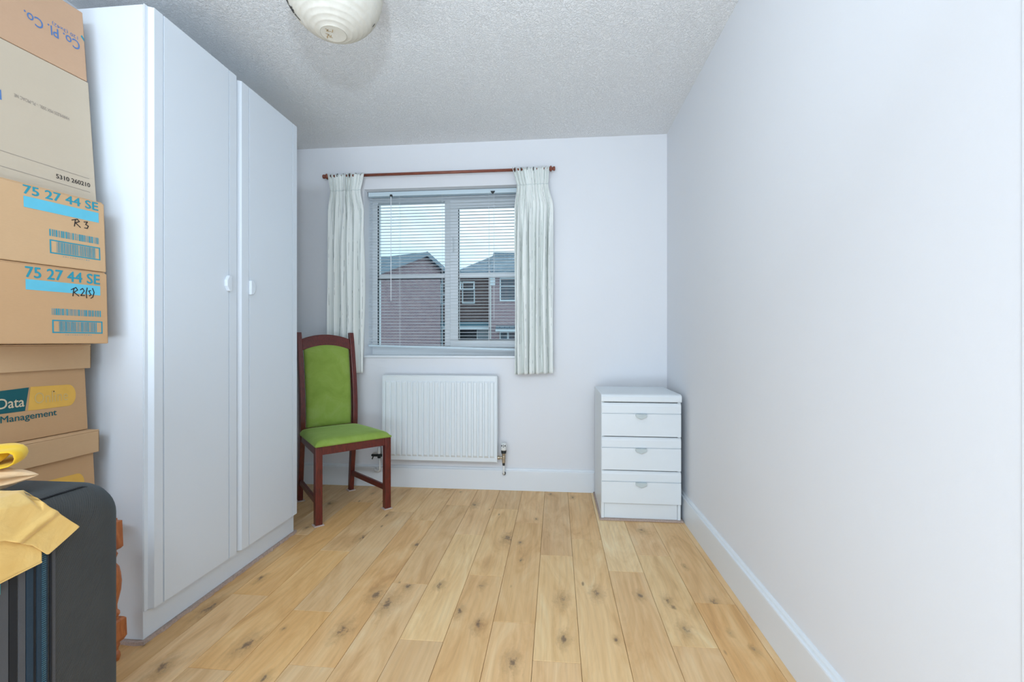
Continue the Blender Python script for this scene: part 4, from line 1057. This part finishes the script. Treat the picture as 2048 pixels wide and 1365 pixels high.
for cx in (SX0 + .05, SX1 - .05):
    for cy in (SY0 + .06, SY1 - .06):
        bm = bmesh.new(); lathe(bm, [(.019, cx - .012), (.023, cx - .008), (.023, cx + .008), (.019, cx + .012)], 18, 'x', (0, cy, .023)); box(bm, cx - .017, cx + .017, cy - .02, cy + .02, .03, .052); sp_('wheel', bm, DARKB)
tag(obj('luggage_tag', BX(-1.0255, -1.0225, .690, .7570, .530, .556), TURQ, bevel=.001), 'turquoise luggage tag edge under the mustard cloth on suitcase', 'luggage tag')

# ================================================================ clothes on the suitcase
def drape(name, cols, x_out, m, label=None, parent=None, over=True, seed=0, amp=.004):
    """cols: list of (Y, ztop, zbot). Rows run from the suitcase top over its edge and down the side."""
    ys = [c[0] for c in cols]
    def interp(y, k):
        for a, b in zip(cols, cols[1:]):
            if a[0] <= y <= b[0]: t = (y - a[0]) / (b[0] - a[0] + 1e-9); return a[k] + (b[k] - a[k]) * t
        return cols[-1][k]
    def fn(u, v):
        y = ys[0] + (ys[-1] - ys[0]) * u; zt, zb = interp(y, 1), interp(y, 2)
        if over and v < .4:
            t = v / .4; x = -1.24 + (.20 + x_out * 0) * t; z = .704 + .004 * math.sin(9 * y + 5 * t)
            if zt < .69: x = x_out - .001; z = zt
            ex = 0
        else:
            t = (v - .4) / .6 if over else v
            z = zt + (zb - zt) * t; ex = 1
            x = x_out
            if zt > .684: # rounded turn over the edge
                k = min(1, t / .22); x = (-1.04 + (x_out + 1.04) * math.sin(k * PI / 2)) if over else x_out
        q = noise.noise(Vector((y * 9 + seed, z * 11, 3.1))) + .5 * noise.noise(Vector((y * 21, z * 24 + seed, 1.7)))
        if ex and over:      # a soft diagonal crease across the hanging corner
            dl = (z - (.598 + (y - .74) * .42)); w_ = max(0.0, 1 - max(0, (y - .835) / .02)) if y > .835 else 1.0
            x += w_ * (.006 * math.exp(-((dl - .010) / .009) ** 2) - .004 * math.exp(-((dl + .004) / .005) ** 2))
        if ex: x += amp * (1.2 + q)
        else: z += .003 * (1 + q)
        return (x, y, z)
    return grid_sheet(fn, 80, 90)
mc = tag(empty('mustard_cloth', (-1.10, .75, .69)), 'mustard yellow cotton cloth draped over the side of suitcase', 'cloth')
def mcp(name, me, m, th_=.0022):
    o = sheet_obj(name, me, m, mc, th_); o.matrix_parent_inverse = Matrix.Translation(-Vector(mc.location)); return o
mcp('front_layer', drape('a', [(.62, .706, .66), (.754, .706, .632), (.800, .703, .603), (.829, .668, .571), (.846, .651, .580), (.8875, .6045, .6035)], -1.016, MUST, amp=.0035), MUST)
mcp('under_layer', drape('b', [(.62, .62, .54), (.754, .64, .5536), (.812, .62, .5585), (.8205, .60, .5590)], -1.020, MUST, over=False, seed=5, amp=.002), MUST)
bm = bmesh.new(); tube(bm, [(-1.0145, .62, .544), (-1.0145, .70, .5515), (-1.0150, .754, .5560), (-1.0155, .8195, .5615)], .0014, 6); o = obj('hem', bm, MUST, mc); o.matrix_parent_inverse = Matrix.Translation(-Vector(mc.location))

def folded(name, label, m, base, tip, width, height, lift, seed, cat='cloth', blunt=False, fold=.5):
    """a bundle of cloth with a fold running along its length, narrowing to a tip"""
    a, b = Vector(base), Vector(tip); d = (b - a); side = Vector((-d.y, d.x, 0)).normalized()
    root = tag(empty(name, (a + b) / 2), label, cat)
    bm = bmesh.new(); rings = []; NU, NVv = 34, 36
    for i in range(NU + 1):
        u = i / NU
        taper = (1 - u ** (5 if blunt else 2.2)) ** (.5 if blunt else .8) + .015
        c = a + d * u; ring = []
        for k in range(NVv):
            t = 2 * PI * k / NVv
            cs, sn = math.cos(t), math.sin(t)
            w = width * .5 * taper * (1 if abs(cs) < .999 else 1) * math.copysign(abs(cs) ** .8, cs)
            h = height * .5 * taper * math.copysign(abs(sn) ** .9, sn)
            # crease: dent facing the camera side (negative side)
            if cs < 0: w *= 1 - fold * math.exp(-((sn + .1) / .28) ** 2) * (.4 + .6 * math.sin(PI * min(1, u * 1.2)))
            q = noise.noise(Vector((u * 4 + seed, cs * 1.4, sn * 1.4))) * .35 + abs(noise.noise(Vector((u * 6, cs * 3 + seed, sn * 3)))) * .35
            p = c + side * (w * (1 + q)) + Vector((0, 0, h * (1 + q) + lift * math.sin(PI * u) ))
            ring.append(bm.verts.new(p - root.location))
        rings.append(ring)
    for A, B in zip(rings, rings[1:]):
        for k in range(NVv): bm.faces.new((A[k], A[(k + 1) % NVv], B[(k + 1) % NVv], B[k]))
    bm.faces.new(rings[0][::-1]); bm.faces.new(rings[-1])
    obj('folds', bm, m, root, smooth=True)
    return root
folded('olive_cloth', 'thin olive cloth edge beneath the cream cloth on suitcase', OLIVE, (-1.28, .74, .6855), (-1.145, .865, .6845), .09, .012, .0, 2)
folded('cream_cloth', 'cream peach folded cloth lying on top of suitcase', CREAM, (-1.275, .735, .710), (-1.110, .890, .712), .11, .060, .004, 5, fold=1.0)
yc = tag(empty('yellow_cloth', (-1.16, .86, .75)), 'bright yellow folded cloth on top of the cream cloth', 'cloth')
def loop_cloth(name, path, depth, tilt, base, ang, m, seed):
    """sheet folded back on itself; path in (along, up), extruded in depth away from the room's door"""
    ca, sa = math.cos(ang), math.sin(ang)
    L = [0]
    for a, b in zip(path, path[1:]): L.append(L[-1] + math.dist(a, b))
    def P(t):
        d = t * L[-1]
        for k in range(len(path) - 1):
            if d <= L[k + 1] + 1e-9:
                f = (d - L[k]) / (L[k + 1] - L[k]); return (path[k][0] + (path[k + 1][0] - path[k][0]) * f, path[k][1] + (path[k + 1][1] - path[k][1]) * f)
        return path[-1]
    def fn(u, v):
        s_, z = P(u); q = noise.noise(Vector((u * 5 + seed, v * 3, 1)))
        s_ -= .018 * (abs(v - .45) * 2) ** 2.5; dd = (v - .3) * depth; z += tilt * v + .005 * q + .006 * math.sin(PI * v)
        s_ += .004 * q
        return (base[0] + s_ * ca - dd * sa - yc.location.x, base[1] + s_ * sa + dd * ca - yc.location.y, base[2] + z - yc.location.z)
    return sheet_obj(name, grid_sheet(fn, 60, 26), m, yc, .0024)
arc = [(-.012 + .012 * math.cos(t), .0 + .015 * math.sin(t)) for t in [PI / 2 - PI * i / 10 for i in range(11)]]
loop_cloth('outer_fold', [(-.26, .019), (-.14, .018), (-.05, .0165)] + arc + [(-.035, -.018), (-.06, -.016), (-.14, -.009), (-.26, -.006)], .085, .006, (-1.128, .880, .752), .70, YELL, 3)
arc2 = [(-.034 + .007 * math.cos(t), .002 + .0065 * math.sin(t)) for t in [PI / 2 - PI * i / 8 for i in range(9)]]
loop_cloth('inner_fold', [(-.26, .010), (-.12, .010)] + arc2 + [(-.07, -.006), (-.14, -.002), (-.26, .002)], .07, .006, (-1.130, .884, .751), .70, YELL, 8)
